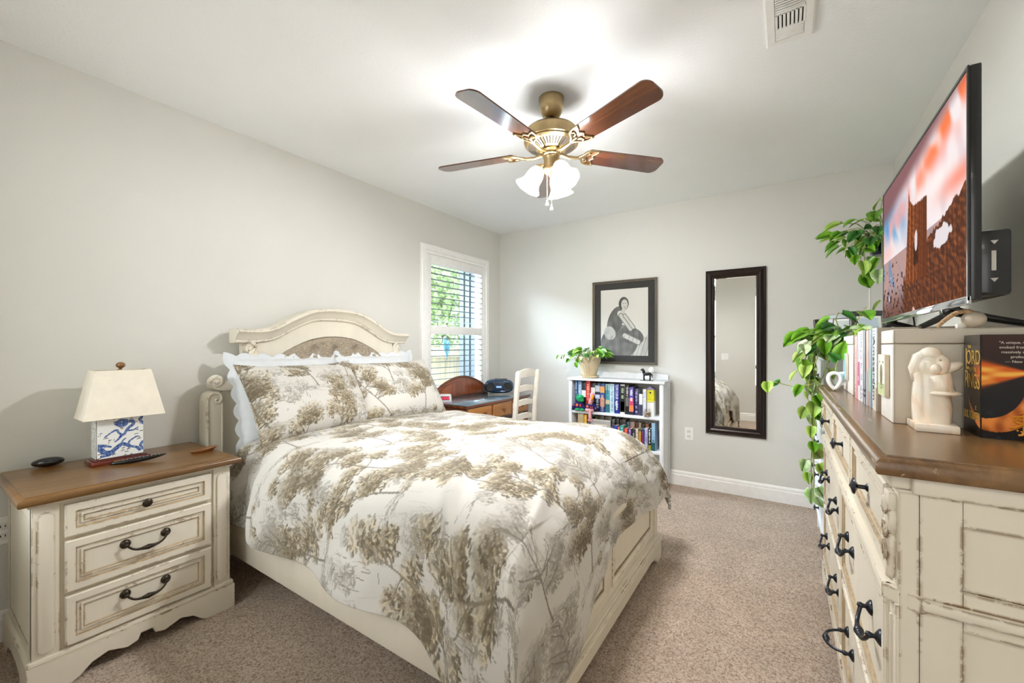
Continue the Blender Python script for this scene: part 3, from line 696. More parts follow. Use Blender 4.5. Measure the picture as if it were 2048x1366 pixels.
# ---------------------------------------------------------------- toile cloth print
INK = np.array(s2l((.30, .25, .165))); OCH = np.array(s2l((.745, .675, .53))); GRY = np.array(s2l((.62, .59, .525))); BASE = np.array(s2l((.775, .76, .73)))
def toile(na, nb, res, seed, step=.40, big=1.0):
    """printed cloth, na x nb samples of size res (m); inked trees stand towards -a"""
    r = np.random.RandomState(seed); wash = np.zeros((na, nb), np.float32); gw = np.zeros_like(wash); ink = np.zeros_like(wash); lite = np.zeros_like(wash)
    def splat(arr, a, b, v):
        i = np.floor(a/res).astype(int); j = np.floor(b/res).astype(int); k = (i >= 0) & (i < na) & (j >= 0) & (j < nb)
        np.maximum.at(arr, (i[k], j[k]), np.broadcast_to(v, a.shape)[k].astype(np.float32))
    def strokes(a, b, th, ln, v, arr=None, wd=0):
        t = np.linspace(-.5, .5, 11)[:, None]
        for o in ((0,) if not wd else (-wd, 0, wd)):
            q = 1 if not o else .7
            splat(ink if arr is None else arr, (a+t*q*ln*np.cos(th)-o*np.sin(th)).ravel(), (b+t*q*ln*np.sin(th)+o*np.cos(th)).ravel(), np.tile(v, (11, 1)).ravel())
    def clump(ca, cb, rad, grey, out):
        m = int(500*(rad/.06)**2); q = np.sqrt(r.rand(m)); w_ = r.uniform(0, 2*PI, m)
        splat(gw if grey else wash, ca+q*rad*.85*np.cos(w_), cb+q*rad*np.sin(w_), .75 if grey else 1)
        n = int(r.uniform(70, 120)*(rad/.06)**2); q = r.rand(n)**.6*1.12; w_ = r.uniform(0, 2*PI, n); pa, pb = ca+q*rad*.9*np.cos(w_), cb+q*rad*np.sin(w_)
        th = out+r.normal(0, .55, n)+.35*np.sin(w_-out); dk = np.clip(.48+.42*np.cos(w_)*q+r.normal(0, .22, n), .1, 1)
        strokes(pa, pb, th, r.uniform(.010, .022, n), dk*(.6 if grey else .97), None, res*.55)
        k = dk < .42; strokes(pa[k], pb[k], th[k], np.full(k.sum(), .014), np.full(k.sum(), .8), lite, res*.4)
    La, Lb = na*res, nb*res; row = 0; a = .26
    while a < La+.35:
        b = -.05+(row % 2)*step*.5
        while b < Lb+.2:
            ba, bb = a+r.uniform(-.08, .08), b+r.uniform(-.07, .07); h = big*r.uniform(.30, .44); grey = r.rand() < .25; lean = r.uniform(-.45, .45)
            tt = np.linspace(0, 1, 220); ph = r.rand()*6; ta = ba-h*tt; tb = bb+lean*h*tt+.05*h*np.sin(4*tt+ph)
            for w_ in (-.7, 0, .7): splat(ink, ta, tb+w_*res*(1.2-.9*tt), .85-.2*tt)
            for q in range(r.randint(11, 17)):
                u = r.uniform(.22, 1.0); i = int(u*219); sd = r.choice((-1, 1)); ln = h*r.uniform(.10, .40)*(1.15-.5*u); an = PI-sd*r.uniform(.4, 1.25)
                br = np.linspace(0, 1, 70); xa, xb = ta[i]+ln*np.cos(an)*br, tb[i]+ln*np.sin(an)*br+.01*np.sin(br*5)
                for w_ in (-.5, .5): splat(ink, xa, xb+w_*res*(1.2-br), .8)
                for e in range(r.randint(1, 4)):
                    f = r.uniform(.65, 1.1); clump(ta[i]+ln*np.cos(an)*f+r.normal(0, .015), tb[i]+ln*np.sin(an)*f+r.normal(0, .02), big*r.uniform(.030, .062), grey, an+r.normal(0, .3))
            n = 70; strokes(ba+r.normal(.008, .012, n), bb+r.normal(0, .09, n), r.normal(PI/2, .2, n), r.uniform(.015, .05, n), r.uniform(.2, .7, n))
            for e in range(3): clump(ba+r.normal(.01, .01), bb+r.normal(0, .09), r.uniform(.015, .03), r.rand() < .5, PI+r.normal(0, .3))
            ca, cb = ba-.12+r.normal(0, .05), bb+step*.5                                   # sketched grasses, far slopes and little towers
            n = 34; strokes(ca+r.normal(0, .05, n), cb+r.normal(0, .035, n), r.normal(0, .18, n), r.uniform(.012, .04, n), r.uniform(.2, .85, n))
            n = 46; strokes(ca-.10+r.normal(0, .08, n), cb+r.normal(0, .06, n), r.normal(.2, .15, n), r.uniform(.03, .08, n), r.uniform(.08, .34, n))
            for e in range(5): clump(ca-.06+r.normal(0, .06), cb+r.normal(0, .06), r.uniform(.03, .05), True, PI/2+r.normal(0, .2))
            b += step
        a += step*.74; row += 1
    wash = np.clip(blur(wash, 2)*1.15, 0, 1); gw = np.clip(blur(gw, 2)*1.1, 0, 1); ink = np.clip(ink, 0, 1); lite = np.clip(lite, 0, 1)
    c = BASE[None, None]*(1-wash[..., None]*.85)+OCH*wash[..., None]*.85
    c = c*(1-gw[..., None]*.40)+GRY*gw[..., None]*.40
    c = c*(1-lite[..., None]*.45)+BASE*lite[..., None]*.45
    c = c*(1-ink[..., None]*.88)+INK*ink[..., None]*.88
    return c.astype(np.float32)
M_TOILE = vcol('toile_print_cotton', .85, sheen=.15, bump=.08, bscale=900, spec=.2)
M_WHITEC = mat('white_cotton', 'd3d6d8', .85, var=.03, bump=.15, bscale=500)

# ---------------------------------------------------------------- comforter
res = .0036; LA, HB, HA = 1.96, .44, .58
na = int((LA+HA)/res); Wf = 1.52; nb = int((Wf+2*HB)/res)
A, B = np.meshgrid(np.arange(na)*res, np.arange(nb)*res-HB, indexing='ij')
def bend(t, R, th_end):
    t = np.maximum(t, 0); th = np.minimum(t/R, th_end); ex = np.maximum(t-R*th_end, 0)
    return R*np.sin(th)+ex*math.cos(th_end), R*(1-np.cos(th))+ex*math.sin(th_end)
x0_, y0_ = -2.66, BC-Wf/2
near = 1/(1+np.exp((B-.44)/.07))
hemw = wave(A*0+B, A*0, 5, 3, .5, 1.6, 0, .1)*.012
A2 = np.where(A > LA, LA+(A-LA)*np.clip(.53+.42*near+hemw+.05*np.exp(-((B-Wf)/.25)**2), .4, 1.2), A)
hs = wave(A, A*0, 5, 8, .7, 2.0, 0, .1)*.018
B2 = np.where(B < 0, B*(1.0+hs*1.2+.55/(1+np.exp(-(A-1.72)/.07))), np.where(B > Wf, Wf+(B-Wf)*(1+hs), B))
RA, RB = .30, .20
oa, da = bend(A2-(LA-.28), RA, 1.50); ob0, db0 = bend(-(B2-.10), RB, 1.50); ob1, db1 = bend(B2-(Wf-.10), RB, 1.50)
X = x0_+np.minimum(A2, LA-.28)+oa; db = db0+db1
Y = y0_+np.clip(B2, .10, Wf-.10)-ob0+ob1
drop = (da**3+db**3)**(1/3)
tb = np.clip(B/Wf, 0, 1); crown_ = .030*(1-(2*tb-1)**2)-.05*np.clip((.5-A)/.5, 0, 1)**2*0
pk = np.clip(drop/.35, 0, 1)
# hanging folds
fold_s = wave(A, B*.15, 6, 21, 1.1, 2.6, 0, .25); fold_f = wave(B, A*.15, 6, 33, 1.1, 2.6, 0, .25)
sidek = np.where(B < .12, -1, np.where(B > Wf-.12, 1, 0))*np.clip(db/.3, 0, 1)*(1-np.clip(da/.3, 0, .8))
Y += sidek*(.020*fold_s+.02)*1.0; X += np.clip(da/.3, 0, 1)*(1-np.clip(db/.35, 0, .7))*(.018*fold_f+.012)
Z = .808+crown_-drop
# corner flare: the cloth stands off in a cone
cn = np.clip(da/.25, 0, 1)*np.clip(db/.25, 0, 1); X += cn*.05; Y += np.where(B < Wf/2, -1, 1)*cn*.05
wr = wave(A, B, 8, 44, .9, 2.2)*.0075+wave(A, B, 12, 46, 2.5, 6)*.0032+wave(A, B, 14, 45, 7, 16)*.0011
rid = np.exp(-((A-1.35-.55*(.55-B))/.035)**2)*np.clip((.62-B)/.5, 0, 1)*.026+np.exp(-((A-1.72-.35*(.8-B))/.03)**2)*np.clip((.9-B)/.5, 0, 1)*.024
Z += (wr+rid)*(1-pk)+np.clip((A-1.15)/.3, 0, 1)*np.clip((LA-.1-A)/.3, 0, 1)*.012*(1-pk); Y -= np.where(B < .1, 1, 0)*wr*pk*1.5; X += np.where(A > LA, 1, 0)*wr*pk*1.5
Z -= .035*np.exp(-(A/.16)**2)
Z = np.maximum(Z, .03); Y += np.where(B < .12, .07*np.clip((.44-A)/.14, 0, 1), 0)*np.clip(db/.1, 0, 1)
ck = toile(na, nb, res, 11)
comf = npgrid(np.stack([X, Y, Z], -1), 'comforter', M_TOILE, ck)
md = comf.modifiers.new('thick', 'SOLIDIFY'); md.thickness = .018; md.offset = -1
tag(comf, 'cream comforter printed with brown trees, draped over the bed to its footboard', 'comforter')
del A, B, A2, B2, X, Y, Z, ck

# ---------------------------------------------------------------- pillows
def pillow(name, w, h, t, cx, cy, cz, lean, m, seed, label, cat, group=None, scallop=0, flange=.03, print_=True, yaw=0, sag=0):
    """stuffed case with flange; local u along y, v up the slope; lean from vertical"""
    n = 250 if print_ else 110; mrow = int(n*h/w)
    u = np.linspace(-1, 1, n); v = np.linspace(-1, 1, mrow); U, V = np.meshgrid(u, v, indexing='ij')
    fu, fv = 1-2*flange/w, 1-2*flange/h
    q = np.clip(1-np.abs(U/fu)**3.2, 0, 1)**.55*np.clip(1-np.abs(V/fv)**3.2, 0, 1)**.55
    r = np.random.RandomState(seed)
    pinch = 1-.05*(1-np.abs(V)**2)*np.abs(U)**6; pin2 = 1-.06*(1-np.abs(U)**2)*np.abs(V)**6
    Yl = U*w/2*pinch; Zl = V*h/2*pin2
    if scallop:
        per = w/7
        ed = np.clip((np.abs(U)-.9)/.1, 0, 1); Yl = Yl+np.sign(U)*ed*.012*np.abs(np.sin(V*h/2*PI/per*1.0))*2
        ed = np.clip((np.abs(V)-.86)/.14, 0, 1); Zl = Zl+np.sign(V)*ed*.012*np.abs(np.sin(U*w/2*PI/per))*2
    wr = wave(U*w/2, V*h/2, 9, seed, 2, 8)*.003
    Zl = Zl-sag*(1-U**2)*(V > 0)*np.abs(V)
    outs = []
    for sd in (1, -1):
        Xl = sd*(t/2*q+.0035*(1-U**8))+wr*q*sd+wave(U*w/2, V*h/2, 3, seed+3, 1, 2)*.004*(1-q)
        outs.append(np.stack([Xl, Yl, Zl], -1))
    M = Matrix.Translation((cx, cy, cz)) @ Matrix.Rotation(yaw, 4, 'Z') @ Matrix.Rotation(-lean, 4, 'Y')
    R = np.array(M.to_3x3()); tr = np.array(M.translation)
    col = None
    if print_:
        im = toile(int(h/.0032)+2, int(w/.0032)+2, .0032, seed, .36, big=.9)
        ii = ((1-(V+1)/2)*(im.shape[0]-1)).astype(int); jj = ((U+1)/2*(im.shape[1]-1)).astype(int); col = im[ii, jj]
    F = outs[0]@R.T+tr; K = outs[1]@R.T+tr                 # front and back joined round the rim
    full = np.concatenate([F, K[:, ::-1]], 1)
    o = npgrid(full, name, m, np.concatenate([col, col[:, ::-1]], 1) if print_ else None, wrap=True)
    return tag(o, label, cat, group)
pillow('pillow_sham', .74, .60, .19, -2.755, 1.505, 1.000, .30, M_WHITEC, 5, 'white scalloped pillow sham at the headboard, nearer the nightstand', 'pillow', scallop=1, print_=False)
pillow('pillow_sham', .74, .60, .19, -2.755, 2.245, 1.000, .30, M_WHITEC, 6, 'white scalloped pillow sham at the headboard, nearer the window', 'pillow', scallop=1, print_=False)
pillow('pillow', .80, .56, .25, -2.560, 1.515, 1.005, .60, M_TOILE, 61, 'tree print pillow on the nightstand side of the bed', 'pillow', flange=.02, yaw=.05, sag=.02)
pillow('pillow', .80, .56, .25, -2.520, 2.185, 1.000, .60, M_TOILE, 74, 'tree print pillow on the window side of the bed', 'pillow', flange=.02, yaw=-.07, sag=.02)
# ---------------------------------------------------------------- ceiling fan
FXC, FYC = -1.10, 2.06
fan = thing('ceiling_fan', 'brass ceiling fan with five walnut blades and lit glass shades', 'ceiling fan', (FXC, FYC, H))
def fz(prof, name, m, seg=40, **k):
    g = G(); g.lathe(prof, (FXC, FYC, 0), seg=seg, **k); return g.build(name, m, fan, 35)
fz([(.0001, 2.74), (.070, 2.74), (.071, 2.728), (.068, 2.722), (.069, 2.70), (.062, 2.665), (.046, 2.636), (.030, 2.628), (.0001, 2.626)], 'canopy', M_BRASS)
fz([(.011, 2.64), (.011, 2.56)], 'downrod', M_BRASS, 16); fz([(.0001, 2.632), (.022, 2.63), (.026, 2.618), (.018, 2.606), (.0001, 2.604)], 'hanger_ball', M_BLACK, 20)
mo = fz([(.0001, 2.582), (.030, 2.580), (.055, 2.572), (.110, 2.566), (.140, 2.556), (.149, 2.545), (.150, 2.500), (.154, 2.497), (.154, 2.490), (.148, 2.486), (.150, 2.478), (.140, 2.470), (.136, 2.468), (.080, 2.446), (.075, 2.442), (.0001, 2.440)], 'motor_housing', M_BRASS, 48)
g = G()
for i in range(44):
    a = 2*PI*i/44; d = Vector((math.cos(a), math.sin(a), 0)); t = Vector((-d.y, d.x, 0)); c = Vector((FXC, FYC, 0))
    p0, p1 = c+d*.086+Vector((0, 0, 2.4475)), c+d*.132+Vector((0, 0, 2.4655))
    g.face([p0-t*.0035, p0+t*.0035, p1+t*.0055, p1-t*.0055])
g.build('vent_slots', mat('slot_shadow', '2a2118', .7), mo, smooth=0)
fz([(.0001, 2.445), (.062, 2.445), (.066, 2.436), (.050, 2.430), (.050, 2.418), (.044, 2.412)], 'flywheel', M_BRASS)
fz([(.044, 2.416), (.046, 2.405), (.042, 2.398), (.042, 2.345), (.046, 2.340), (.046, 2.330), (.034, 2.318), (.016, 2.310), (.010, 2.296), (.0001, 2.292)], 'switch_housing', M_BRASS, 32)
M_BLADE = wood('walnut_blade', '3a1f12', '6b3d22', .16, (.07, 1, 1), 30, 1.0, crough=.10)
for k in range(5):
    a = math.radians(-166.7+72*k); M = Matrix.Translation((FXC, FYC, 2.438)) @ Matrix.Rotation(a, 4, 'Z') @ Matrix.Rotation(math.radians(-12), 4, 'X')
    r0, r1, w0, w1 = .215, .705, .058, .070; o = []
    o += [(r0, -w0+.012), (r0+.012, -w0)]; 
    for i in range(9): t = -PI/2+i*PI/16; o.append((r1-.045+.045*math.cos(t), -w1+.045+.045*math.sin(t)))
    for i in range(9): t = i*PI/16; o.append((r1-.045+.045*math.cos(t), w1-.045+.045*math.sin(t)))
    o += [(r0+.012, w0), (r0, w0-.012)]
    g = G(); g.prism([(x, y, 0) for x, y in o], (0, 0, .007)); g.bm.transform(Matrix.Identity(4))
    me_o = g.build('blade', M_BLADE, None, 30, origin=(0, 0, 0)); me_o.parent = fan; me_o.matrix_local = Matrix.Translation((0, 0, 2.438-H)) @ Matrix.Rotation(a, 4, 'Z') @ Matrix.Rotation(math.radians(-12), 4, 'X')
    g = G()                                               # cast bracket with scrolled openings
    arm = [(.055, 0, -.010), (.10, 0, -.020), (.15, 0, -.016), (.185, 0, -.006), (.21, 0, -.004)]
    g.tube(arm, [.011, .010, .009, .009, .006], 8)
    for sg in (1, -1):
        g.tube([(.165, 0, -.012), (.19, sg*.020, -.007), (.205, sg*.045, -.004), (.235, sg*.058, -.003), (.275, sg*.060, -.003)], [.008, .007, .007, .006, .004], 8)
        g.tube([(.205, sg*.045, -.004), (.228, sg*.036, -.003), (.222, sg*.018, -.003), (.205, sg*.014, -.004)], .0055, 8)
        g.tube([(.275, sg*.060, -.003), (.262, sg*.038, -.003), (.245, sg*.020, -.003), (.262, 0, -.003)], [.004, .006, .006, .006], 8)
        g.lathe([(.007, -.006), (.006, -.008), (.0001, -.009)], (.270, sg*.052, 0), seg=10)
    b = g.build('blade_bracket', M_BRASS, None, 60, origin=(0, 0, 0)); b.parent = me_o
k_ = N('lit_frosted_glass'); k_.b.inputs['Base Color'].default_value = (.95, .93, .88, 1); k_.b.inputs['Roughness'].default_value = .35
n_ = k_.noise(25, 3, .6); r_ = k_.ramp(n_, 0, [(.3, (.97, .985, 1)), (.7, (.98, .99, 1))]); k_.link(r_, 0, k_.b, 'Emission Color'); k_.b.inputs['Emission Strength'].default_value = 27.0; M_LIT = k_.m
for dg in (213.5, 333.5, 93.5):
    a = math.radians(dg); d = Vector((math.cos(a), math.sin(a), 0)); ax = (d*.62+Vector((0, 0, -1))).normalized()
    p = Vector((FXC, FYC, 2.352))+d*.062
    g = G(); g.tube([Vector((FXC, FYC, 2.362))+d*.03, p-ax*.004+Vector((0, 0, .006)), p+ax*.012], [.010, .012, .016], 10); g.lathe([(.0001, -.002), (.026, 0), (.028, .010), (.024, .022)], p, ax, 18)
    g.build('lamp_holder', M_BRASS, fan, 50)
    g = G(); g.lathe([(.024, .008), (.034, .022), (.043, .042), (.047, .066), (.047, .088), (.053, .108), (.066, .128), (.074, .136), (.0725, .137), (.051, .110), (.044, .088), (.044, .066), (.040, .044), (.031, .024), (.022, .012)], p, ax, 32, flute=.04, nf=8)
    g.build('glass_shade', M_LIT, fan, 60)
    g = G(); g.ball(p+ax*.070, .022, (1, 1, 1.3)); g.build('bulb', mat('bulb_glow', 'fff4e0', .3, emit=(1, .94, .85), es=20), fan, 180)
    q = p+ax*.165; spot('bulb_light', q, ax, 24, (.95, .97, 1.0), .05)
for (dx, dy, z1) in ((-.016, -.020, 2.13), (.012, -.020, 2.10)):
    x, y = FXC+dx, FYC+dy
    g = G(); g.tube([(x, y, 2.31), (x, y, z1+.03)], .0013, 5)
    for i in range(26): g.ball((x, y, 2.31-i*(2.28-z1)/26), .0021, seg=6, rings=4)
    pc = g.build('pull_chain', M_BRASS, fan)
    g = G(); g.lathe([(.0001, .038), (.003, .036), (.004, .026), (.009, .012), (.0095, .004), (.005, 0), (.0001, -.001)], (x, y, z1), seg=14); g.build('pull_bob', M_WHITE, pc, 60)

# ---------------------------------------------------------------- long mirror
mr = thing('wall_mirror', 'tall narrow wall mirror in a dark bronze frame on the back wall', 'mirror', (-.381, YB, .53))
M_MFR = mat('mirror_frame_bronze', '2c201b', .28, .35, var=.25, vscale=90)
g = G(); g.ring(fb, (-.621, -.140, .531, 2.040), [(0, .0), (0, .020), (.006, .026), (.014, .020), (.022, .022), (.040, .036), (.052, .030), (.058, .020), (.064, .022), (.070, .018), (.076, .010)], cap=False)
g.build('frame', M_MFR, mr, smooth=0)
k_ = N('mirror_silver'); k_.b.inputs['Metallic'].default_value = 1; k_.b.inputs['Roughness'].default_value = .01; k_.b.inputs['Base Color'].default_value = (.88, .89, .87, 1)
g = G(); g.ring(fb, (-.546, -.215, .606, 1.965), [(0, .008), (.0, .010), (.006, .0104)], cap=True); g.build('mirror_glass', k_.m, mr, smooth=0)

# ---------------------------------------------------------------- framed drawing (generic seated figure)
pic = thing('framed_drawing', 'grey pencil drawing in a dark mat and pewter frame above the bookcase', 'picture', (-1.404, YB, 1.15))
PF = (-1.747, -1.060, 1.150, 2.030)
g = G(); g.ring(fb, PF, [(0, 0), (0, .022), (.006, .026), (.011, .018), (.016, .018), (.022, .022), (.027, .014)], mats=[0, 0, 0, 1, 0, 0], cap=False); g.build('frame', [mat('pewter_gilt', '9a9080', .35, .7, var=.15, vscale=60), M_BLACKM], pic, smooth=0)
g = G(); g.ring(fb, (PF[0]+.027, PF[1]-.027, PF[2]+.027, PF[3]-.027), [(0, .011), (.066, .011), (.067, .008)], cap=False); g.build('mat_board', mat('charcoal_mat', '34322f', .85, var=.12, vscale=70, bump=.2), pic, smooth=0)
P0, P1, Q0, Q1 = PF[0]+.093, PF[1]-.093, PF[2]+.093, PF[3]-.093
nu, nv = 190, 250; U, V = np.meshgrid(np.linspace(0, 1, nu), np.linspace(0, 1, nv), indexing='ij')
def ell(cx, cy, rx, ry, rot=0):
    c, s = math.cos(rot), math.sin(rot); x = (U-cx)*c+(V-cy)*1.3*s; y = -(U-cx)*s+(V-cy)*1.3*c
    return (x/rx)**2+(y/ry)**2
D = np.full(U.shape, .80)+.02*wave(U, V, 4, 1, .5, 2)
def pt(mask, val, tex=.05, seed=1):
    global D
    D = np.where(mask, val+tex*wave(U, V, 8, seed, 3, 9), D)
pt((V < .30-.12*np.abs(U-.75)) & (U > .42), .70, .06, 2); pt(ell(.40, .20, .40, .34, .2) < 1, .42, .07, 3); pt(ell(.66, .30, .26, .16, -.35) < 1, .38, .06, 4)
pt((ell(.32, .52, .16, .30, -.35) < 1), .36, .05, 5); pt(ell(.20, .34, .12, .14, .6) < 1, .66, .06, 6)
pt(ell(.46, .62, .10, .07, -.4) < 1, .76, .03, 7)
for (a, b, c_, d_, w_) in ((.44, .60, .64, .40, .045), (.52, .60, .70, .42, .035), (.52, .30, .80, .20, .05)):
    t = np.clip(((U-a)*(c_-a)+(V-b)*(d_-b))/((c_-a)**2+(d_-b)**2), 0, 1); dd = np.hypot(U-a-t*(c_-a), (V-b-t*(d_-b))*1.3); pt(dd < w_, .74, .03, 8); D = np.where(np.abs(dd-w_) < .008, .45, D)
pt(ell(.50, .78, .105, .13) < 1, .28, .05, 9); pt(ell(.515, .765, .068, .10) < 1, .74, .02, 10); pt(ell(.49, .67, .035, .06) < 1, .72, .02, 11)
for ex, ey, rx, ry in ((.49, .785, .012, .007), (.54, .785, .012, .007), (.517, .725, .020, .006)): pt(ell(ex, ey, rx, ry) < 1, .36, 0, 1)
D = np.where((np.abs(np.sin((U*1.2+V*.5)*46+3*np.sin(V*9))) < .14) & (V < .42) & (D < .6), D*.72, D); D = np.where((np.sin((U*2-V)*30+2*np.sin(U*8)) > .93) & (V < .3) & (D > .6), .5, D)
D = np.clip(D, .12, .9); Pg = np.stack([P0+U*(P1-P0), np.full(U.shape, YB-.009), Q0+V*(Q1-Q0)], -1)
cg = lin(np.stack([D*1.0, D*.985, D*.94], -1)); npgrid(Pg[:, ::-1], 'drawing', vcol('drawing_paper', .6), cg[:, ::-1], pic)

# ---------------------------------------------------------------- bookcase
BX0, BX1, BY0, BZ = -1.895, -.945, 3.945, 1.012
bc = thing('bookcase', 'low white bookcase full of books under the framed drawing', 'bookcase', (-1.42, 4.08, 0))
M_BCW = mat('white_bookcase_paint', 'e9ebed', .42, var=.02)
g = G(); g.box(BX0-.012, BX1+.020, BY0-.018, YB-.016, BZ-.024, BZ, .004); g.build('top', M_BCW, bc)
g = G(); pts = [(BX0+.05, BZ), (BX1-.01, BZ), (BX1-.01, BZ+.048)]
for i in range(25):
    t = i/24; pts.append((BX1-.06-t*(BX1-BX0-.14), BZ+.052+.012*abs(math.sin(t*PI*3))-.03*(t > .96)))
g.prism([(x, YB-.034, z) for x, z in pts], (0, .014, 0)); g.build('back_rail', M_BCW, bc, smooth=0)
for x in (BX0, BX1-.030):
    g = G(); g.box(x, x+.030, BY0, YB-.018, 0, BZ-.024, .002)
    xo = x+.030 if x > -1.4 else x; sg = 1 if x > -1.4 else -1
    g.ring(lambda h, z, n: (xo+sg*n, h, z), (BY0+.004, YB-.02, .02, BZ-.03), [(.0, .0), (.0, .006), (.036, .006), (.040, .001)], cap=False)
    g.build('side_panel', M_BCW, bc)
g = G(); g.box(BX0+.03, BX1-.03, YB-.030, YB-.020, .05, BZ-.024); g.build('back_panel', mat('bookcase_back', 'c9c5bd', .7), bc, smooth=0)
SZ1, SZ2 = .675, .355
for z in (SZ1, SZ2, .08):
    g = G(); g.box(BX0+.030, BX1-.030, BY0+.002, YB-.030, z-.026, z, .002); g.build('shelf', M_BCW, bc)
def cover(name, c, rough=.42): return mat('cover_'+name, c, rough, var=.12, vscale=60, coat=.15)
def marks(g, x0, x1, y, z0, z1, seed, dens=.7):
    """unreadable lettering-like flecks up a spine"""
    r = random.Random(seed); z = z0
    while z < z1:
        h_ = r.uniform(.004, .010)
        if r.random() < dens:
            a = x0+(x1-x0)*r.uniform(0, .25); b = x1-(x1-x0)*r.uniform(0, .25); g.box(a, b, y, y+.001, z, z+h_*.62)
        z += h_
def book(x0, x1, y0, depth, z0, h, col, label, mk=None, band=None, group=None, pages=True, seed=1, lean=0, top=None):
    """upright book, spine towards the room (-y)"""
    nm = 'book'; x0 += .0008; x1 -= .0008
    o = thing(nm, label, 'book', ((x0+x1)/2, y0+depth/2, z0), group); cm = cover(col, col); t = .0025
    g = G(); g.box(x0, x1, y0, y0+.004, z0, z0+h, .0012); g.box(x0, x0+t, y0, y0+depth, z0, z0+h); g.box(x1-t, x1, y0, y0+depth, z0, z0+h); g.build('cover', cm, o, smooth=30)
    g = G(); g.box(x0+t, x1-t, y0+.005, y0+depth-.004, z0+.003, z0+h-.004); g.build('pages', M_PAPER, o, smooth=0)
    w = x1-x0
    for i, (a, b, c) in enumerate(band or []):
        g = G(); g.box(x0+.001, x1-.001, y0-.0006, y0+.001, z0+h*a, z0+h*b); g.build('spine_panel', cover(c, c), o, smooth=0)
    for a, b, c in (mk or []):
        if isinstance(c, tuple):
            text(c[0], c[2], frame((x0+w/2, y0-.0013, z0+h*(a+b)/2), (0, 0, -1), (1, 0, 0)), cover(c[1], c[1]), o, 'spine_lettering', .0003, sx=c[3]); continue
        g = G(); marks(g, x0+w*.2, x1-w*.2, y0-.0014, z0+h*a, z0+h*b, seed+int(a*99)); g.build('spine_marks', cover(c, c), o, smooth=0)
    return o
gT = 'novels on the upper bookcase shelf'
Yf = 3.972
TB = [
 (-1.838, -1.815, .322, '3f6ea6', 'tall blue book with white streak at the far left of the upper shelf', [(.55, .9, 'e8eef4')], [(0, .4, '1d2433')]),
 (-1.813, -1.770, .300, '8fb4dc', 'pale blue book with white letters behind the green plush', [(.40, .85, 'f2f6fa')], None),
 (-1.768, -1.720, .290, '17181b', 'black book with a white word block, left of the red book', None, [(.48, .72, 'e9e6df')]),
 (-1.718, -1.671, .307, 'c8352c', 'bright red book behind the pink plush bird', [(.35, .9, 'f0a68f')], None),
 (-1.669, -1.622, .286, '1b1a1d', 'black book with white title block above the plush bird', [(.1, .5, 'c9c6c0')], [(.55, .85, 'e6dfd6')]),
 (-1.620, -1.568, .289, '14182c', 'navy black book with grey title block right of the plush bird', [(.12, .45, 'aab6d0')], [(.70, .92, 'b9bcc4'), (.46, .60, 'c6cfe4')]),
 (-1.566, -1.515, .289, '2d4a8a', 'blue book with an orange square near the spine top', [(.05, .62, 'dcb6a4')], [(.68, .90, 'd99a55'), (.20, .50, 'c98d72')]),
 (-1.513, -1.468, .286, '4fa3b4', 'teal seascape book right of the blue and orange one', [(.5, .95, '2b6272')], [(.30, .44, 'c9bd98'), (.0, .28, '2d6f7e'), (.78, 1, 'a9d3cf')]),
 (-1.466, -1.417, .290, 'c3dce0', 'pale aqua book left of the royal blue author book', [(.08, .95, '7da0ac')], None),
 (-1.415, -1.367, .292, '1b2c8c', 'royal blue book with large white author name on the spine', [(.50, .95, ('CLIVE CUSSLER', 'f4f4f2', .034, .62)), (.12, .42, 'f4f4f2')], None),
 (-1.362, -1.313, .290, 'eceae4', 'white edged book with black and red spine panel', [(.52, .88, 'b9c9a4')], [(.06, .95, '141414'), (.10, .42, 'c22536')]),
 (-1.305, -1.271, .286, '1c1b19', 'black book with grey picture, left of the purple one', [(.62, .92, 'd8d2c4')], [(.28, .58, '6d6a60')]),
 (-1.269, -1.223, .268, '4b3a9a', 'purple to orange thriller with tall white letters', [(.50, .92, 'f3edf2')], [(.12, .34, 'e07a3d'), (.34, .60, 'c23f66'), (0, .1, '1a1014')]),
 (-1.221, -1.178, .256, '2a2654', 'dark indigo book with lilac letters right of the purple thriller', [(.05, .92, 'b9b2dc')], None),
 (-1.174, -1.137, .254, 'e6e2dc', 'white book with black top and slate lower half', None, [(.82, 1, '121212'), (0, .42, '35354d')]),
 (-1.134, -1.103, .256, 'dfe2ea', 'plain white book left of the yellow birdhouse', [(.55, .9, '9aa4bc')], None),
]
for i, (a, b, h_, c, lab, mk, bd) in enumerate(TB): book(a, b, Yf+(.006*((i*5) % 3)), .15+.02*(i % 3), SZ1, h_, c, lab, mk, bd, gT, seed=i)
bh = thing('birdhouse', 'small yellow and white birdhouse on the upper shelf, right end', 'birdhouse', (-1.068, 4.02, SZ1))
g = G(); g.box(-1.100, -1.036, 3.985, 4.06, SZ1, SZ1+.145, .002); g.build('lower_body', mat('birdhouse_white', 'ecebe4', .6), bh)
g = G(); g.box(-1.100, -1.036, 3.984, 4.061, SZ1+.145, SZ1+.255, .002); ub = g.build('upper_body', mat('birdhouse_yellow', 'd9cf2c', .5, var=.1), bh)
g = G(); g.lathe([(.0001, .001), (.009, .001), (.009, 0)], (-1.068, 3.9835, SZ1+.225), (0, -1, 0), 14); g.build('entry_hole', M_BLACKM, ub, smooth=0)
g = G(); g.box(-1.104, -1.032, 3.976, 3.985, SZ1+.140, SZ1+.150, .001); g.build('perch', mat('birdhouse_yellow', 'd9cf2c', .5), bh)
g = G(); g.prism([(-1.112, 3.975, SZ1+.255), (-1.024, 3.975, SZ1+.255), (-1.068, 3.975, SZ1+.283)], (0, .09, 0)); g.build('roof', mat('birdhouse_roof', '8e86a8', .6), bh, smooth=0)
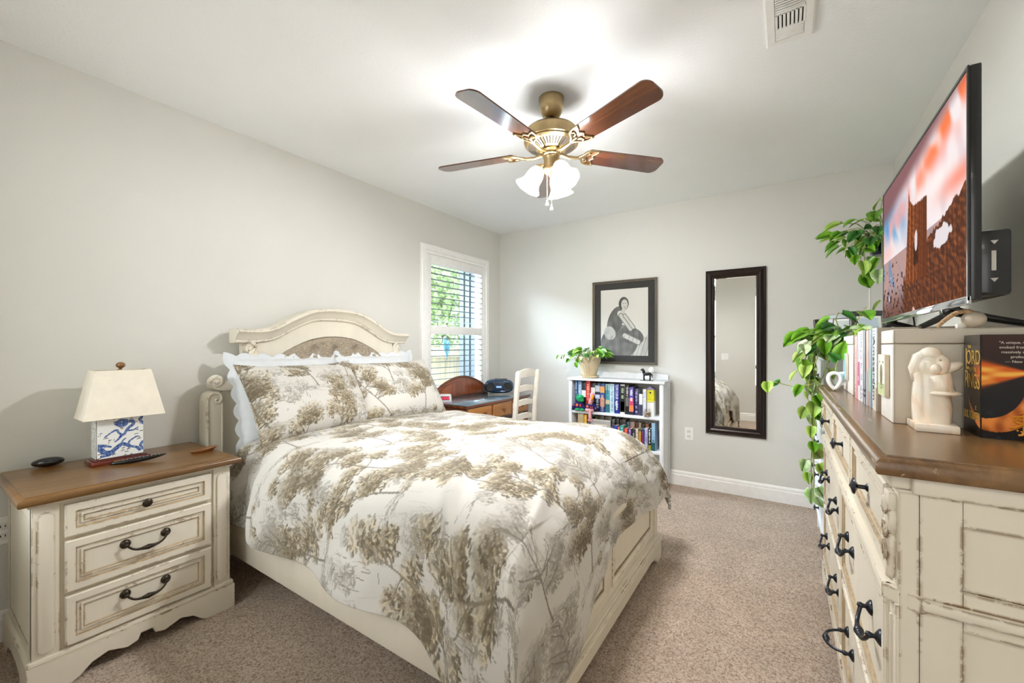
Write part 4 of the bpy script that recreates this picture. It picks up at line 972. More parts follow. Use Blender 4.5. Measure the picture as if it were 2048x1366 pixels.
jr = thing('shell_jar', 'small glass jar of shells on the upper shelf before the birdhouse', 'jar', (-1.092, 3.962, SZ1))
k_ = N('clear_glass'); k_.b.inputs['Transmission Weight'].default_value = 1; k_.b.inputs['Roughness'].default_value = .02; k_.b.inputs['IOR'].default_value = 1.35; k_.b.inputs['Alpha'].default_value = .45; M_CLEAR = k_.m
g = G(); g.lathe([(.0001, 0), (.030, 0), (.033, .006), (.033, .050), (.024, .060), (.024, .072)], (-1.092, 3.962, SZ1), seg=20); g.build('glass', M_CLEAR, jr, 50)
g = G(); rg = random.Random(3)
for i in range(26): g.ball((-1.092+rg.uniform(-.019, .019), 3.962+rg.uniform(-.019, .019), SZ1+.006+rg.uniform(0, .034)), .008, (1, .7, .8), seg=7, rings=5)
g.build('shells', mat('shell_tan', 'c2a582', .6, var=.3, vscale=90), jr, 60)['kind'] = 'stuff'
# lower shelf
gL = 'books in the front row of the lower shelf'; gB = 'books in the back row of the lower shelf'
LB = [
 (-1.808, -1.742, .285, 'c2b092', 'wide tan book at the left end of the lower shelf', None, [(.1, .9, 'b8a27c')]),
 (-1.740, -1.705, .281, 'd8a21f', 'mustard yellow book right of the wide tan book', [(.4, .9, 'f2dcae')], None),
 (-1.703, -1.665, .252, '1e1a1c', 'black book beside the silver photo frame on the lower shelf', [(.3, .8, 'd8c8bd')], None),
 (-1.464, -1.432, .178, '2a201c', 'short black and brown paperback right of the silver photo frame', None, [(.4, .85, '8c6a4e')]),
 (-1.430, -1.382, .199, '28309a', 'deep blue paperback left of the coral one, lower shelf', [(.3, .7, 'c2bcae')], None),
 (-1.380, -1.362, .190, 'dc7a66', 'thin coral paperback on the lower shelf', [(.3, .9, 'f0c8b8')], None),
 (-1.360, -1.317, .207, '1f8a86', 'teal and coral paperback on the lower shelf', [(.6, .9, 'd8efe8')], [(0, .4, 'c4856a')]),
 (-1.315, -1.281, .182, 'dd3d1c', 'vermilion paperback on the lower shelf', [(.7, .9, 'f2b49c')], None),
 (-1.279, -1.241, .184, '3b2a72', 'violet paperback with pink letters right of the vermilion one', [(.2, .95, 'e6aab6')], None),
 (-1.239, -1.206, .186, '1d1d20', 'black paperback with pale letters, lower shelf', [(.2, .9, 'b6b6b6')], None),
 (-1.204, -1.178, .190, 'e4d6bd', 'cream paperback between black and green ones, lower shelf', [(.2, .9, '8f6a4a')], None),
 (-1.176, -1.149, .190, '3b4a2a', 'dark green paperback with orange panel, lower shelf', None, [(.15, .9, 'c08a3a')]),
 (-1.147, -1.121, .192, '2c2a66', 'indigo paperback with crimson letters, lower shelf', [(.2, .9, 'b53a4a')], None),
 (-1.119, -1.088, .208, 'bcb8da', 'lavender paperback, third from the right end, lower shelf', [(.3, .9, '5a62aa')], None),
 (-1.086, -1.057, .203, '16191c', 'black paperback with bold white letters near the right end', [(.3, .95, 'eef0f0')], [(0, .25, '8a8a3a')]),
 (-1.055, -1.020, .263, '8fb2cc', 'tall sky blue book at the right end of the lower shelf', [(.0, .4, '245a5c')], [(0, .3, '1f4f55')]),
]
for i, (a, b, h_, c, lab, mk, bd) in enumerate(LB): book(a, b, 3.970, .105, SZ2, h_, c, lab, mk, bd, gL, seed=40+i)
BB = [(-1.692, -1.664, .256, '6f96b8', 'steel blue book top behind the silver frame'), (-1.660, -1.630, .252, 'a8a82c', 'olive yellow book top behind the silver frame'),
 (-1.628, -1.563, .262, '6a5a48', 'thick brown book behind the silver frame, back row'), (-1.560, -1.483, .262, '8a7a60', 'wide khaki book in the back row behind the frame'),
 (-1.480, -1.450, .240, '9fb4bc', 'grey blue book in the back row right of the frame'), (-1.447, -1.404, .250, '3a3028', 'dark brown book in the back row above the deep blue paperback'),
 (-1.400, -1.334, .245, '4a3d30', 'brown book in the back row above the teal paperback'),
 (-1.330, -1.296, .228, '5a86a0', 'blue book in the back row above the vermilion paperback'), (-1.292, -1.246, .232, 'd8b4a4', 'pink beige book in the back row above the violet paperback'),
 (-1.243, -1.211, .230, '7a2f1e', 'brick red book in the back row'), (-1.208, -1.182, .232, 'd6c6a4', 'cream book in the back row right of the brick red one'),
 (-1.179, -1.148, .218, '2e261e', 'dark book in the back row above the green paperback'), (-1.144, -1.109, .225, 'c06a34', 'orange book in the back row near the right end')]
for i, (a, b, h_, c, lab) in enumerate(BB): book(a, b, 4.082, .112, SZ2, h_, c, lab, None, [(.72, .80, 'e8dcc8')] if i % 3 == 1 else None, gB, seed=80+i)
# silver photo frame on the lower shelf
pf = thing('photo_frame', 'silver desk photo frame on the lower bookcase shelf', 'photo frame', (-1.555, 3.960, SZ2))
M_FR = Matrix.Translation((0, 0, 0))
ff = lambda h, z, n: (h, 3.962-n+(z-SZ2)*.02, z)
g = G(); g.ring(ff, (-1.660, -1.450, SZ2, SZ2+.245), [(0, -.004), (0, .006), (.010, .012), (.040, .010), (.044, .004)], cap=False); g.build('frame', mat('satin_silver', 'c2c1bd', .35, .25), pf, smooth=0)
g = G(); g.ring(ff, (-1.616, -1.494, SZ2+.044, SZ2+.201), [(0, .004), (.018, .004), (.019, .003)], mats=[0, 0, 1]); g.build('mat_board', [mat('cream_mat', 'e4dacb', .8), mat('old_photo_grey', '77786f', .4, var=.6, vscale=40)], pf, smooth=0)
# plush toys
def blob(name, parts, m, parent):
    g = G()
    for c, r, sc in parts: g.ball(c, r, sc, seg=14, rings=10)
    return g.build(name, m, parent, 180)
def plushmat(n, c): return mat(n, c, .95, var=.12, vscale=120, bump=.6, bscale=500)
M_PG, M_PP, M_PN, M_PO = plushmat('plush_green', '1f9a5c'), plushmat('plush_pink', 'e9a6a8'), plushmat('plush_navy', '241a5c'), plushmat('plush_orange', 'e4672c')
z0 = SZ1
pg = thing('plush_toy', 'green plush animal in a navy sweater on the left of the upper shelf', 'plush toy', (-1.80, 3.952, z0))
b_ = blob('sweater', [((-1.785, 3.952, z0+.050), .048, (1.25, .62, .95)), ((-1.838, 3.945, z0+.034), .026, (1, .8, 1.1)), ((-1.735, 3.942, z0+.036), .024, (1.2, .7, 1))], M_PN, pg)
blob('sweater_trim', [((-1.842, 3.928, z0+.052), .010, (1.6, .5, .6)), ((-1.795, 3.9225, z0+.058), .014, (1, .4, 1.1)), ((-1.758, 3.9215, z0+.056), .010, (.6, .4, 1.6))], M_PO, b_)
blob('head', [((-1.772, 3.945, z0+.125), .040, (1.05, .8, .95)), ((-1.800, 3.948, z0+.158), .013, (1, .6, .9)), ((-1.750, 3.935, z0+.108), .024, (1.1, .8, .8)), ((-1.745, 3.946, z0+.152), .011, (1, .6, .9))], M_PG, pg)
blob('legs', [((-1.79, 3.926, z0+.014), .0145, (2.0, .9, .95)), ((-1.74, 3.926, z0+.014), .0145, (1.8, .9, .95))], M_PG, pg)
blob('hands', [((-1.846, 3.934, z0+.014), .0145, (1.1, 1, .9))], mat('plush_dark', '1a2340', .9), pg)
blob('eyes', [((-1.760, 3.914, z0+.130), .004, (1, 1, 1)), ((-1.742, 3.916, z0+.130), .004, (1, 1, 1))], M_BLACK, pg)
pk = thing('plush_toy', 'pink long-necked plush bird in a navy sweater, legs over the shelf edge', 'plush toy', (-1.655, 3.948, z0))
b_ = blob('sweater', [((-1.655, 3.948, z0+.048), .046, (1.25, .6, .95)), ((-1.602, 3.944, z0+.034), .022, (1.1, .8, 1))], M_PN, pk)
blob('sweater_trim', [((-1.680, 3.9225, z0+.052), .013, (1, .4, 1.1)), ((-1.647, 3.921, z0+.046), .006, (.6, .5, 1.8)), ((-1.630, 3.922, z0+.046), .006, (.6, .5, 1.8)), ((-1.593, 3.929, z0+.040), .008, (.6, .5, 1.4))], M_PO, b_)
g = G(); g.tube([(-1.655, 3.946, z0+.075), (-1.652, 3.944, z0+.105), (-1.640, 3.940, z0+.140), (-1.632, 3.938, z0+.165)], [.026, .021, .019, .023], 12); g.ball((-1.632, 3.938, z0+.170), .026, (1, .85, 1)); g.build('neck_and_head', M_PP, pk, 180)
g = G(); g.tube([(-1.622, 3.918, z0+.168), (-1.622, 3.909, z0+.145), (-1.628, 3.910, z0+.118)], [.014, .013, .005], 10); g.build('beak', plushmat('plush_amber', 'ef9a22'), pk, 180)
g = G(); g.tube([(-1.668, 3.932, z0+.020), (-1.652, 3.9195, z0+.012), (-1.650, 3.9185, z0-.045), (-1.648, 3.920, z0-.075)], [.017, .016, .015, .020], 10); g.ball((-1.648, 3.918, z0-.084), .023, (1.2, .55, .7))
g.tube([(-1.70, 3.926, z0+.018), (-1.660, 3.917, z0+.014), (-1.615, 3.926, z0+.018)], [.014, .016, .014], 10); g.build('legs', M_PP, pk, 180)
# horse figurine and white ball on the bookcase top
hs_ = thing('horse_figurine', 'small black horse figurine on the bookcase top', 'figurine', (-1.102, 3.99, BZ))
g = G(); y = 3.99; z = BZ+.004
g.box(-1.162, -1.046, y-.018, y+.018, BZ, BZ+.004, .001); g.build('base', M_BLACKM, hs_)
g = G(); g.tube([(-1.130, y, z+.060), (-1.105, y, z+.058), (-1.078, y, z+.062)], [.014, .0155, .014], 12); g.ball((-1.076, y, z+.060), .015, (1.1, .9, 1.05))
g.tube([(-1.126, y, z+.062), (-1.138, y, z+.084), (-1.142, y, z+.102)], [.014, .010, .008], 10); g.tube([(-1.140, y, z+.104), (-1.152, y, z+.100), (-1.160, y, z+.092)], [.009, .0075, .005], 10)
for sg in (-1, 1):
    g.tube([(-1.128, y+sg*.008, z+.055), (-1.130, y+sg*.009, z+.028), (-1.128, y+sg*.009, z)], [.008, .0045, .005], 8)
    g.tube([(-1.074, y+sg*.008, z+.055), (-1.070, y+sg*.009, z+.030), (-1.074, y+sg*.009, z)], [.010, .0045, .005], 8); g.lathe([(.003, 0), (.0001, .010)], (-1.138, y+sg*.004, z+.108), seg=6)
g.build('body', M_BLACKM, hs_, 180)
g = G(); g.tube([(-1.066, y, z+.066), (-1.055, y, z+.055), (-1.050, y, z+.022)], [.005, .007, .002], 8); g.tube([(-1.134, y, z+.108), (-1.126, y, z+.092), (-1.120, y, z+.072)], [.002, .005, .003], 6); g.build('mane_and_tail', M_BLACKM, hs_, 180)
g = G(); g.lathe([(.0001, 0), (.016, 0), (.018, .005), (.010, .012), (.010, .070)], (-1.090, 4.12, BZ), seg=18); g.ball((-1.090, 4.12, BZ+.096), .030, seg=20, rings=14)
tag(g.build('white_orb', mat('white_glazed', 'f4f3ef', .2), smooth=60), 'little white ball on a stand behind the black horse figurine', 'ornament')
# ---------------------------------------------------------------- writing desk
M_CHERRY = wood('cherry_wood', '4d2415', '8a4a26', .25, (1, .1, 1), 18, .5); M_HONEY = wood('honey_drawer', '7a4a1c', 'b87a34', .28, (1, .1, 1), 14, .5)
dk = thing('writing_desk', 'reddish wooden desk with glass top under the window', 'desk', (-2.70, 3.49, 0))
DKX, DK0, DK1, DKZ = -2.455, 2.945, 4.060, .795
g = G(); g.box(-2.945, DKX+.012, DK0-.012, DK1+.012, DKZ-.034, DKZ-.010, .006); g.build('desk_top', M_CHERRY, dk)
k_ = N('desk_glass'); k_.b.inputs['Base Color'].default_value = (.20, .27, .33, 1); k_.b.inputs['Roughness'].default_value = .04; k_.b.inputs['Specular IOR Level'].default_value = .9; k_.b.inputs['Coat Weight'].default_value = .6
n_ = k_.noise(4, 2, .5); r_ = k_.ramp(n_, 0, [(.3, (.17, .23, .28)), (.7, (.24, .31, .37))]); k_.link(r_, 0, k_.b, 'Base Color')
g = G(); g.box(-2.935, DKX+.016, DK0-.016, DK1+.016, DKZ-.010, DKZ, .003); g.build('glass_top', k_.m, dk)
g = G(); g.box(-2.93, DKX-.012, DK0, DK1, .60, DKZ-.034, .002); g.box(-2.93, DKX-.012, DK0, 3.36, .10, .60, .002); g.build('carcass', M_CHERRY, dk)
fK = lambda h, z, n: (DKX-.012+n, h, z)
for a, b, z0, z1 in ((2.965, 3.335, .615, .752), (3.365, 3.70, .615, .752), (3.73, 4.04, .615, .752), (2.965, 3.335, .42, .595), (2.965, 3.335, .13, .40)):
    g = G(); g.ring(fK, (a, b, z0, z1), [(0, 0), (0, .010), (.008, .014), (.012, .014)]); dr = g.build('drawer', M_HONEY, dk, smooth=25)
    g = G(); g.lathe([(.008, 0), (.006, .012), (.014, .018), (.013, .026), (.0001, .030)], (DKX+.002, (a+b)/2+.06*(a < 3.3), (z0+z1)/2), (1, 0, 0), 14); g.build('knob', M_CHERRY, dr, 50)
for y0 in (4.02,):
    for x0 in (-2.92, DKX-.06):
        g = G(); g.box(x0, x0+.045, y0, y0+.04, 0, .60, .004); g.build('leg', M_CHERRY, dk)
g = G(); g.box(-2.93, DKX-.014, DK0, 3.36, 0, .10, .003); g.build('plinth', M_CHERRY, dk)
ar = arch([(2.97, DKZ+.02), (3.02, DKZ+.075), (3.15, DKZ+.150), (3.32, DKZ+.203), (3.44, DKZ+.214)], 6); ar = ar+[(6.88-y, z) for y, z in reversed(ar[:-1])]
g = G(); g.prism([(-2.955, y, z) for y, z in [(2.97, DKZ)]+ar+[(3.91, DKZ)]], (.022, 0, 0), .003); bk = g.build('arched_backboard', M_CHERRY, dk, 30)
g = G(); g.tube([(-2.940, y, z) for y, z in ar], .012, 10); g.build('backboard_rim', M_CHERRY, bk, 60)
in_ = arch([(3.09, DKZ+.05), (3.10, DKZ+.085), (3.20, DKZ+.135), (3.34, DKZ+.165), (3.44, DKZ+.17)], 5); in_ = in_+[(6.88-y, z) for y, z in reversed(in_[:-1])]
g = G(); g.prism([(-2.933, y, z) for y, z in [(3.09, DKZ+.02)]+in_+[(3.79, DKZ+.02)]], (.010, 0, 0), .003); g.build('raised_panel', wood('cherry_panel', '6b2f1a', 'a85a2c', .22, (1, 1, .1), 12, .5), bk, 30)
# boombox
M_BB = mat('boombox_blue', '24415f', .18, .25, var=.15, coat=.5)
bb = thing('boombox', 'rounded dark blue radio on the right end of the desk', 'radio', (-2.745, 3.87, DKZ))
g = G(); o = []
for i in range(28):
    t = 2*PI*i/28; c, s = math.cos(t), math.sin(t); o.append((.165*abs(c)**.6*(1 if c > 0 else -1), .086+.078*abs(s)**.72*(1 if s > 0 else -1)))
dv = Vector((.55, -.80, 0)).normalized(); rv = Vector((-dv.y, dv.x, 0)); c0 = Vector((-2.745, 3.87, DKZ))
pb = lambda a, z, n: tuple(c0+rv*a+dv*n+Vector((0, 0, z)))
g.prism([pb(a, z+.004, -.085) for a, z in o], dv*.16, .020); g.build('body', M_BB, bb, 50)
g = G(); g.prism([pb(a*.92, .086+(z-.086)*.80+.004, .076) for a, z in o], dv*.012, .005); fp = g.build('front_panel', mat('boombox_front', '16304e', .12, .2, coat=.6), bb, 50)
for sg in (-1, 1):
    g = G(); g.lathe([(.048, 0), (.046, .006), (.034, .003), (.0001, .008)], pb(sg*.098, .088, .087), dv, 20); g.build('speaker', M_BLACKM, fp, 50)
g = G()
for i in range(6): g.box(-.006, .006, -.004, .004, -.003, .003, .001, M=Matrix.Translation(pb(-.045+.018*i, .135, .090)))
g.build('buttons', M_SILVER, fp)
g = G(); g.box(-.03, .03, -.002, .002, -.010, .010, .001, M=Matrix.Translation(pb(0, .085, .089)) @ Matrix((rv, dv, (0, 0, 1))).transposed().to_4x4()); g.build('display', mat('lcd_blue', '7fa6c8', .2, emit=(.3, .5, .8), es=.3), fp)
g = G(); g.box(-.07, .07, -.02, .02, 0, .012, .004, M=Matrix.Translation(pb(.02, .160, 0)) @ Matrix((rv, dv, (0, 0, 1))).transposed().to_4x4()); g.build('top_grip', M_BLACKM, bb)
# alarm clock
ac = thing('alarm_clock', 'small white digital alarm clock with red digits on the desk', 'clock', (-2.80, 3.03, DKZ))
dv = Vector((.62, -.78, 0)).normalized(); rv = Vector((-dv.y, dv.x, 0)); c0 = Vector((-2.80, 3.03, DKZ))
pb = lambda a, z, n: tuple(c0+rv*a+dv*n+Vector((0, 0, z)))
oc = [(-.062, 0), (.062, 0), (.058, .062), (.048, .072), (-.048, .072), (-.058, .062)]
g = G(); g.prism([pb(a, z, -.03) for a, z in oc], dv*.06, .006); g.build('case', M_WHITE, ac, 40)
g = G(); g.prism([pb(a, z, .0305) for a, z in [(-.043, .018), (.043, .018), (.040, .054), (-.040, .054)]], dv*.001); fc = g.build('screen', M_BLACK, ac, smooth=0)
g = G()
for a in (-.026, -.006, .012, .030):
    for dz in (.024, .036): 
        p = [pb(a-.005, dz, .032), pb(a-.003, dz, .032), pb(a-.003, dz+.010, .032), pb(a-.005, dz+.010, .032)]; g.face(p); g.face([pb(a+.003, q, .032) if 0 else tuple(Vector(v_)+rv*.008) for v_, q in zip(p, p)])
    g.face([pb(a-.004, .046, .032), pb(a+.004, .046, .032), pb(a+.004, .048, .032), pb(a-.004, .048, .032)])
g.build('digits', mat('red_led', 'c01030', .4, emit=(1, .05, .12), es=2.5), fc, smooth=0)

# ---------------------------------------------------------------- ladder-back chair
M_CH = mat('cream_chair_paint', 'e3ddd0', .45, var=.04)
cr = thing('desk_chair', 'cream ladder-back wooden chair pulled up to the desk', 'chair', (-2.15, 3.21, 0))
CY0, CY1 = 3.045, 3.385
for y in (CY0, CY1):
    g = G(); g.prism([(x, y-.019, z) for x, z in ((-2.05, 0), (-2.015, 0), (-1.985, .45), (-1.962, .80), (-1.932, 1.10), (-1.935, 1.118), (-1.955, 1.125), (-1.972, 1.110), (-2.000, .80), (-2.022, .45))], (0, .038, 0), .006); g.build('back_post', M_CH, cr, 40)
for i, (zc, hh) in enumerate(((1.075, .040), (.945, .034), (.815, .034), (.685, .034))):
    g = G(); xb = -1.972-(1.1-zc)*.10; up_, dn = [], []
    for k in range(13):
        t = -1+k/6; y = (CY0+CY1)/2+t*(CY1-CY0)/2*.97; bow = .022*(1-t*t); crest = (.040 if i == 0 else .026)*(1-t*t)
        up_.append((xb+bow, y, zc+hh*.6+crest)); dn.append((xb+bow, y, zc-hh*.6+crest*(.55 if i else .35)))
    for a in range(12):
        q = [up_[a], up_[a+1], dn[a+1], dn[a]]; r = [(x-.016, y, z) for x, y, z in q]; g.face(q); g.face(r[::-1])
        g.face([up_[a], r[0], r[1], up_[a+1]]); g.face([dn[a], dn[a+1], r[2], r[3]])
    bmesh.ops.remove_doubles(g.bm, verts=g.bm.verts[:], dist=.0005); g.build('slat', M_CH, cr, 40)
g = G(); g.box(-2.42, -2.0, CY0-.03, CY1+.03, .435, .465, .012); g.build('seat', M_CH, cr)
for y in (CY0-.01, CY1+.01):
    g = G(); g.lathe([(.016, 0), (.019, .2), (.021, .43)], (-2.39, y, 0), seg=12); g.build('front_leg', M_CH, cr, 50)
    g = G(); g.tube([(-2.39, y, .2), (-2.02, y, .2)], .010, 8); g.build('stretcher', M_CH, cr)
# ---------------------------------------------------------------- television
TX, TY0, TY1, TZ0, TZ1 = .388, 1.508, 2.600, 1.462, 2.058
tv = thing('television', 'large flat television showing a sunset coast, standing on boxes on the dresser', 'television', (.42, 2.05, 1.396))
M_TVB = mat('tv_black_plastic', '111113', .25, var=.1, coat=.2)
g = G(); g.box(TX, TX+.022, TY0, TY1, TZ0, TZ1, .004); g.build('panel', M_TVB, tv)
g = G(); g.prism([(TX+.022, TY0+.05, TZ0+.03), (TX+.022, TY0+.05, TZ1-.05), (TX+.040, TY0+.12, TZ1-.13), (TX+.048, TY0+.12, TZ0+.03)], (0, .90, 0)); g.build('back_shell', mat('tv_back', '2a2a2a', .5), tv, smooth=0)
g = G(); g.box(TX+.020, TX+.082, TY0+.028, TY1-.20, TZ0+.012, TZ0+.180, .010); eb = g.build('rear_housing', M_TVB, tv)
g = G(); g.box(TX+.045, TX+.053, TY0+.0265, TY0+.03, TZ0+.075, TZ0+.125); g.build('port_strip', M_SILVER, eb, smooth=0)
for zz in (TZ0+.05, TZ0+.145):
    g = G(); g.prism([(TX+.043, TY0+.0265, zz+.006), (TX+.057, TY0+.0265, zz+.006), (TX+.050, TY0+.0265, zz-.004)], (0, .003, 0)); g.build('port', M_SILVER, eb, smooth=0)
g = G(); g.ring(lambda h, z, n: (TX-n, h, z), (TY0, TY1, TZ0, TZ1), [(0, 0), (0, .004), (.008, .004), (.009, .001)], cap=False); g.build('bezel', mat('tv_bezel', '3a3a3c', .3, .5), tv, smooth=0)
g = G(); g.box(TX-.007, TX+.004, TY0, TY1, TZ0-.010, TZ0+.012, .003); g.build('silver_chin', mat('tv_chin_silver', 'c9ccd0', .08, .9), tv)
nu, nv = 330, 180; U, V = np.meshgrid(np.linspace(0, 1, nu), np.linspace(0, 1, nv), indexing='ij')   # U 0 = far (left on screen), V up
def cmix(a, b, t): return a*(1-t[..., None])+b*t[..., None]
c_ = lambda *q: np.array(q, float)/255
def ss(a, b, x): t = np.clip((x-a)/(b-a), 0, 1); return t*t*(3-2*t)
n1 = wave(U*1.6, V, 7, 3, .8, 2.4, .5, .5); n2 = wave(U*1.7, V, 9, 4, 2, 6, .5, .6); n3 = wave(U*1.8, V, 14, 5, 7, 22); n4 = wave(U*1.8, V, 24, 9, 14, 60)
gs_ = lambda a, b, x, y: np.exp(-((U-a)/x)**2-((V-b)/y)**2)
img = cmix(c_(232, 222, 222)[None, None]*np.ones(U.shape+(3,)), c_(196, 178, 186), ss(-.3, 1.0, n2)*.6)
img = cmix(img, c_(86, 150, 196), np.clip(1.25*gs_(.06, .78, .16, .17)+.9*gs_(.34, .66, .10, .12)+.5*gs_(.20, .62, .12, .08), 0, 1)); img = cmix(img, c_(250, 244, 240), np.clip(1.1*gs_(.22, .56, .10, .09)+.8*gs_(.52, .70, .16, .10)+.7*gs_(.78, .66, .14, .10), 0, 1)*ss(-.8, .6, n2))
dg_ = V-(.64+.24*U); img = cmix(img, c_(238, 158, 150), np.exp(-((dg_-.0)/.10)**2)*.8*ss(-.9, .5, n2)); img = cmix(img, c_(246, 120, 72), np.exp(-((V-(.50+.48*U))/.075)**2)*ss(.40, .8, U)*ss(-.8, .3, n2)); img = cmix(img, c_(236, 140, 120), gs_(.95, .57, .16, .06)*.9)
img = cmix(img, c_(128, 86, 88), ss(.05, .20, dg_)*.96); img = cmix(img, c_(232, 190, 184), gs_(.06, .50, .14, .07)*.9)
hor = .44+.02*n3*0; sea = V < hor
img = np.where(sea[..., None], cmix(cmix(c_(176, 142, 136)[None, None]*np.ones(U.shape+(3,)), c_(120, 138, 164), ss(0, .8, n2)), c_(96, 60, 48), ss(.24, .0, V)*.8), img)
land = (V < .17*ss(.42, .75, U)+.24+.02*n3+.10*ss(.72, 1, U)) & (U > .36); rk = ((wave(U*1.8, V*2.2, 18, 31, 5, 16)+.35*n3) > .70-1.6*(.30-V)+.9*np.abs(U-.1)*0) & (V < .40) & (U < .5)
rock = cmix(c_(74, 42, 28)[None, None]*np.ones(U.shape+(3,)), c_(150, 84, 44), ss(-.7, 1.5, .45*n3+.9*n4)); dark = cmix(c_(52, 36, 34)[None, None]*np.ones(U.shape+(3,)), c_(104, 66, 52), ss(-.7, 1.5, .4*n3+.9*n4))
img = np.where(rk[..., None], dark, img); img = np.where(land[..., None], rock, img)
# sea stack with a slanting top and a hole
tz = np.interp(U, [.40, .425, .44, .455, .48, .50, .55, .60, .66, .665], [.30, .60, .80, .72, .69, .665, .655, .648, .640, .30])+.008*n4
stack = (U > .405-.05*(.5-V)) & (U < .662) & (V < tz) & (V > .18); hole = (((U-.535)/.018)**2+((V-.43)/.065)**2 < 1)
strk = cmix(c_(92, 46, 22)[None, None]*np.ones(U.shape+(3,)), c_(198, 112, 56), ss(-.6, 1.2, wave(U*3, V*.5, 12, 51, 6, 22, 0, .3)+.5*n4)*ss(.72, .42, U))
img = np.where(stack[..., None], strk, img); img = np.where((hole & stack)[..., None], c_(214, 200, 200), img); sh_ = (U > .50) & (U < .56) & (V > .28) & (V < .43) & ~hole; img = np.where((sh_ & stack)[..., None], img*.55, img)
pool = ((U-.80)/.09+(V-.36)/.05*.4)**2+((V-.345)/.06-(U-.80)/.12)**2 < 1+.5*n3; img = np.where((pool & (V < .46))[..., None], c_(216, 208, 210), img)
img = np.where(((V < .30) & ~rk & (U < .55) & ~stack)[..., None] & (n2[..., None] > .9), c_(222, 186, 170), img)
img = np.clip(img, .02, 1)
Ps = np.stack([np.full(U.shape, TX-.0015), TY1-.009-U*(TY1-TY0-.018), TZ0+.013+V*(TZ1-TZ0-.022)], -1)
npgrid(Ps, 'screen', vcol('lit_tv_picture', .30, emit=.58, spec=.0), lin(img), tv)
for yl in (1.712, 2.515):
    g = G(); a = (TX+.012, yl, TZ0+.004)
    g.tube([(.335, yl-.012, 1.402), (TX-.005, yl-.002, 1.430), (TX+.010, yl, 1.446), (TX+.030, yl, 1.444), (TX+.09, yl+.004, 1.426), (.575, yl+.012, 1.402)], [.008, .010, .014, .014, .011, .008], 10)
    g.box(TX-.006, TX+.030, yl-.020, yl+.020, 1.440, TZ0+.004, .004); g.build('stand_leg', M_BLACK, tv, 50)
g = G(); g.tube([(TX+.04, 2.30, TZ0+.05), (TX+.05, 2.31, 1.44), (TX+.06, 2.34, 1.30), (.52, 2.36, 1.125)], .003, 6); g.build('power_cord', M_BLACKM, tv)

# ---------------------------------------------------------------- weathered boxes on the dresser
DT = 1.120
M_WBOX = distressed('weathered_white_wood', 'cfc6b6', '5f5140', .62, .010); M_WFR = mat('whitewashed_front', 'f0ede6', .5, var=.04)
def wbox(y0, y1, x0, x1, label):
    o = thing('storage_box', label, 'box', ((x0+x1)/2, (y0+y1)/2, DT))
    g = G(); g.box(x0+.0035, x1, y0, y1, DT, DT+.232, .003); g.build('body', M_WBOX, o)
    g = G(); g.box(x0+.0035, x1, y0-.001, y1+.001, DT+.2335, DT+.276, .005); g.build('lid', M_WBOX, o)
    g = G(); g.box(x0, x0+.004, y0+.001, y1-.001, DT+.001, DT+.231, .002); g.box(x0, x0+.004, y0+.001, y1-.001, DT+.2345, DT+.274, .002); g.build('white_front', M_WFR, o)
    return o
wbox(1.628, 1.800, .262, .640, 'weathered white wooden box behind the stone bust, under the near television leg')
wbox(2.430, 2.780, .256, .600, 'weathered white wooden box at the far end of the dresser books')
def canvas(x, y, z, w, h, t, tilt, label, col, kind):
    o = thing('picture_block', label, 'picture', (x, y, z)); M = Matrix.Translation((x, y, z)) @ Matrix.Rotation(tilt, 4, 'Y')
    g = G(); g.box(-t, 0, -w/2, w/2, 0, h, .001, M=M); g.build('block', mat('block_side', 'cdbfa8', .6, var=.1), o)
    g = G(); g.box(-t-.0008, -t, -w/2+.001, w/2-.001, .001, h-.001, M=M); g.build('front', mat('block_'+col, col, .5, var=.04), o, smooth=0)
    if kind:
        g = G(); g.box(-t-.0012, -t-.0006, -w/2+.002, w/2-.002, .002, h*.30, M=M); g.build('meadow', mat('meadow_green', 'c6d29a', .6, var=.2), o, smooth=0)
        g = G(); g.lathe([(.0001, 0), (1, 0), (.9, .0008), (.0001, .001)], M=M @ Matrix.Translation((-t-.001, 0, h*.50)) @ Matrix.Rotation(-PI/2, 4, 'Y') @ Matrix.Diagonal((.034, .018, 1, 1)), seg=24); g.build('bird', mat('bird_olive', '7d7a5c', .6, var=.4, vscale=60), o, smooth=0)
        g = G()
        for sg in (-1, 1): g.box(-t-.0012, -t-.0006, sg*w*.25-.007, sg*w*.25+.007, h*.80, h*.84, M=M)
        for q in range(9): a = PI+PI*q/8; g.box(-t-.0012, -t-.0006, .018*math.cos(a)-.003, .018*math.cos(a)+.003, h*.27+.012*math.sin(a)-.002, h*.27+.012*math.sin(a)+.002, M=M)
        g.build('bow_marks', mat('bow_grey', '8a8478', .6), o, smooth=0)
    return o
canvas(.2605, 1.715, DT+.072, .105, .128, .010, 0, 'small painted bird picture on the front of the nearer white box', 'efeadd', 1)
canvas(.2545, 2.62, DT+.060, .12, .13, .010, 0, 'small pale blue picture on the front of the farther white box', 'a9d3e2', 0)
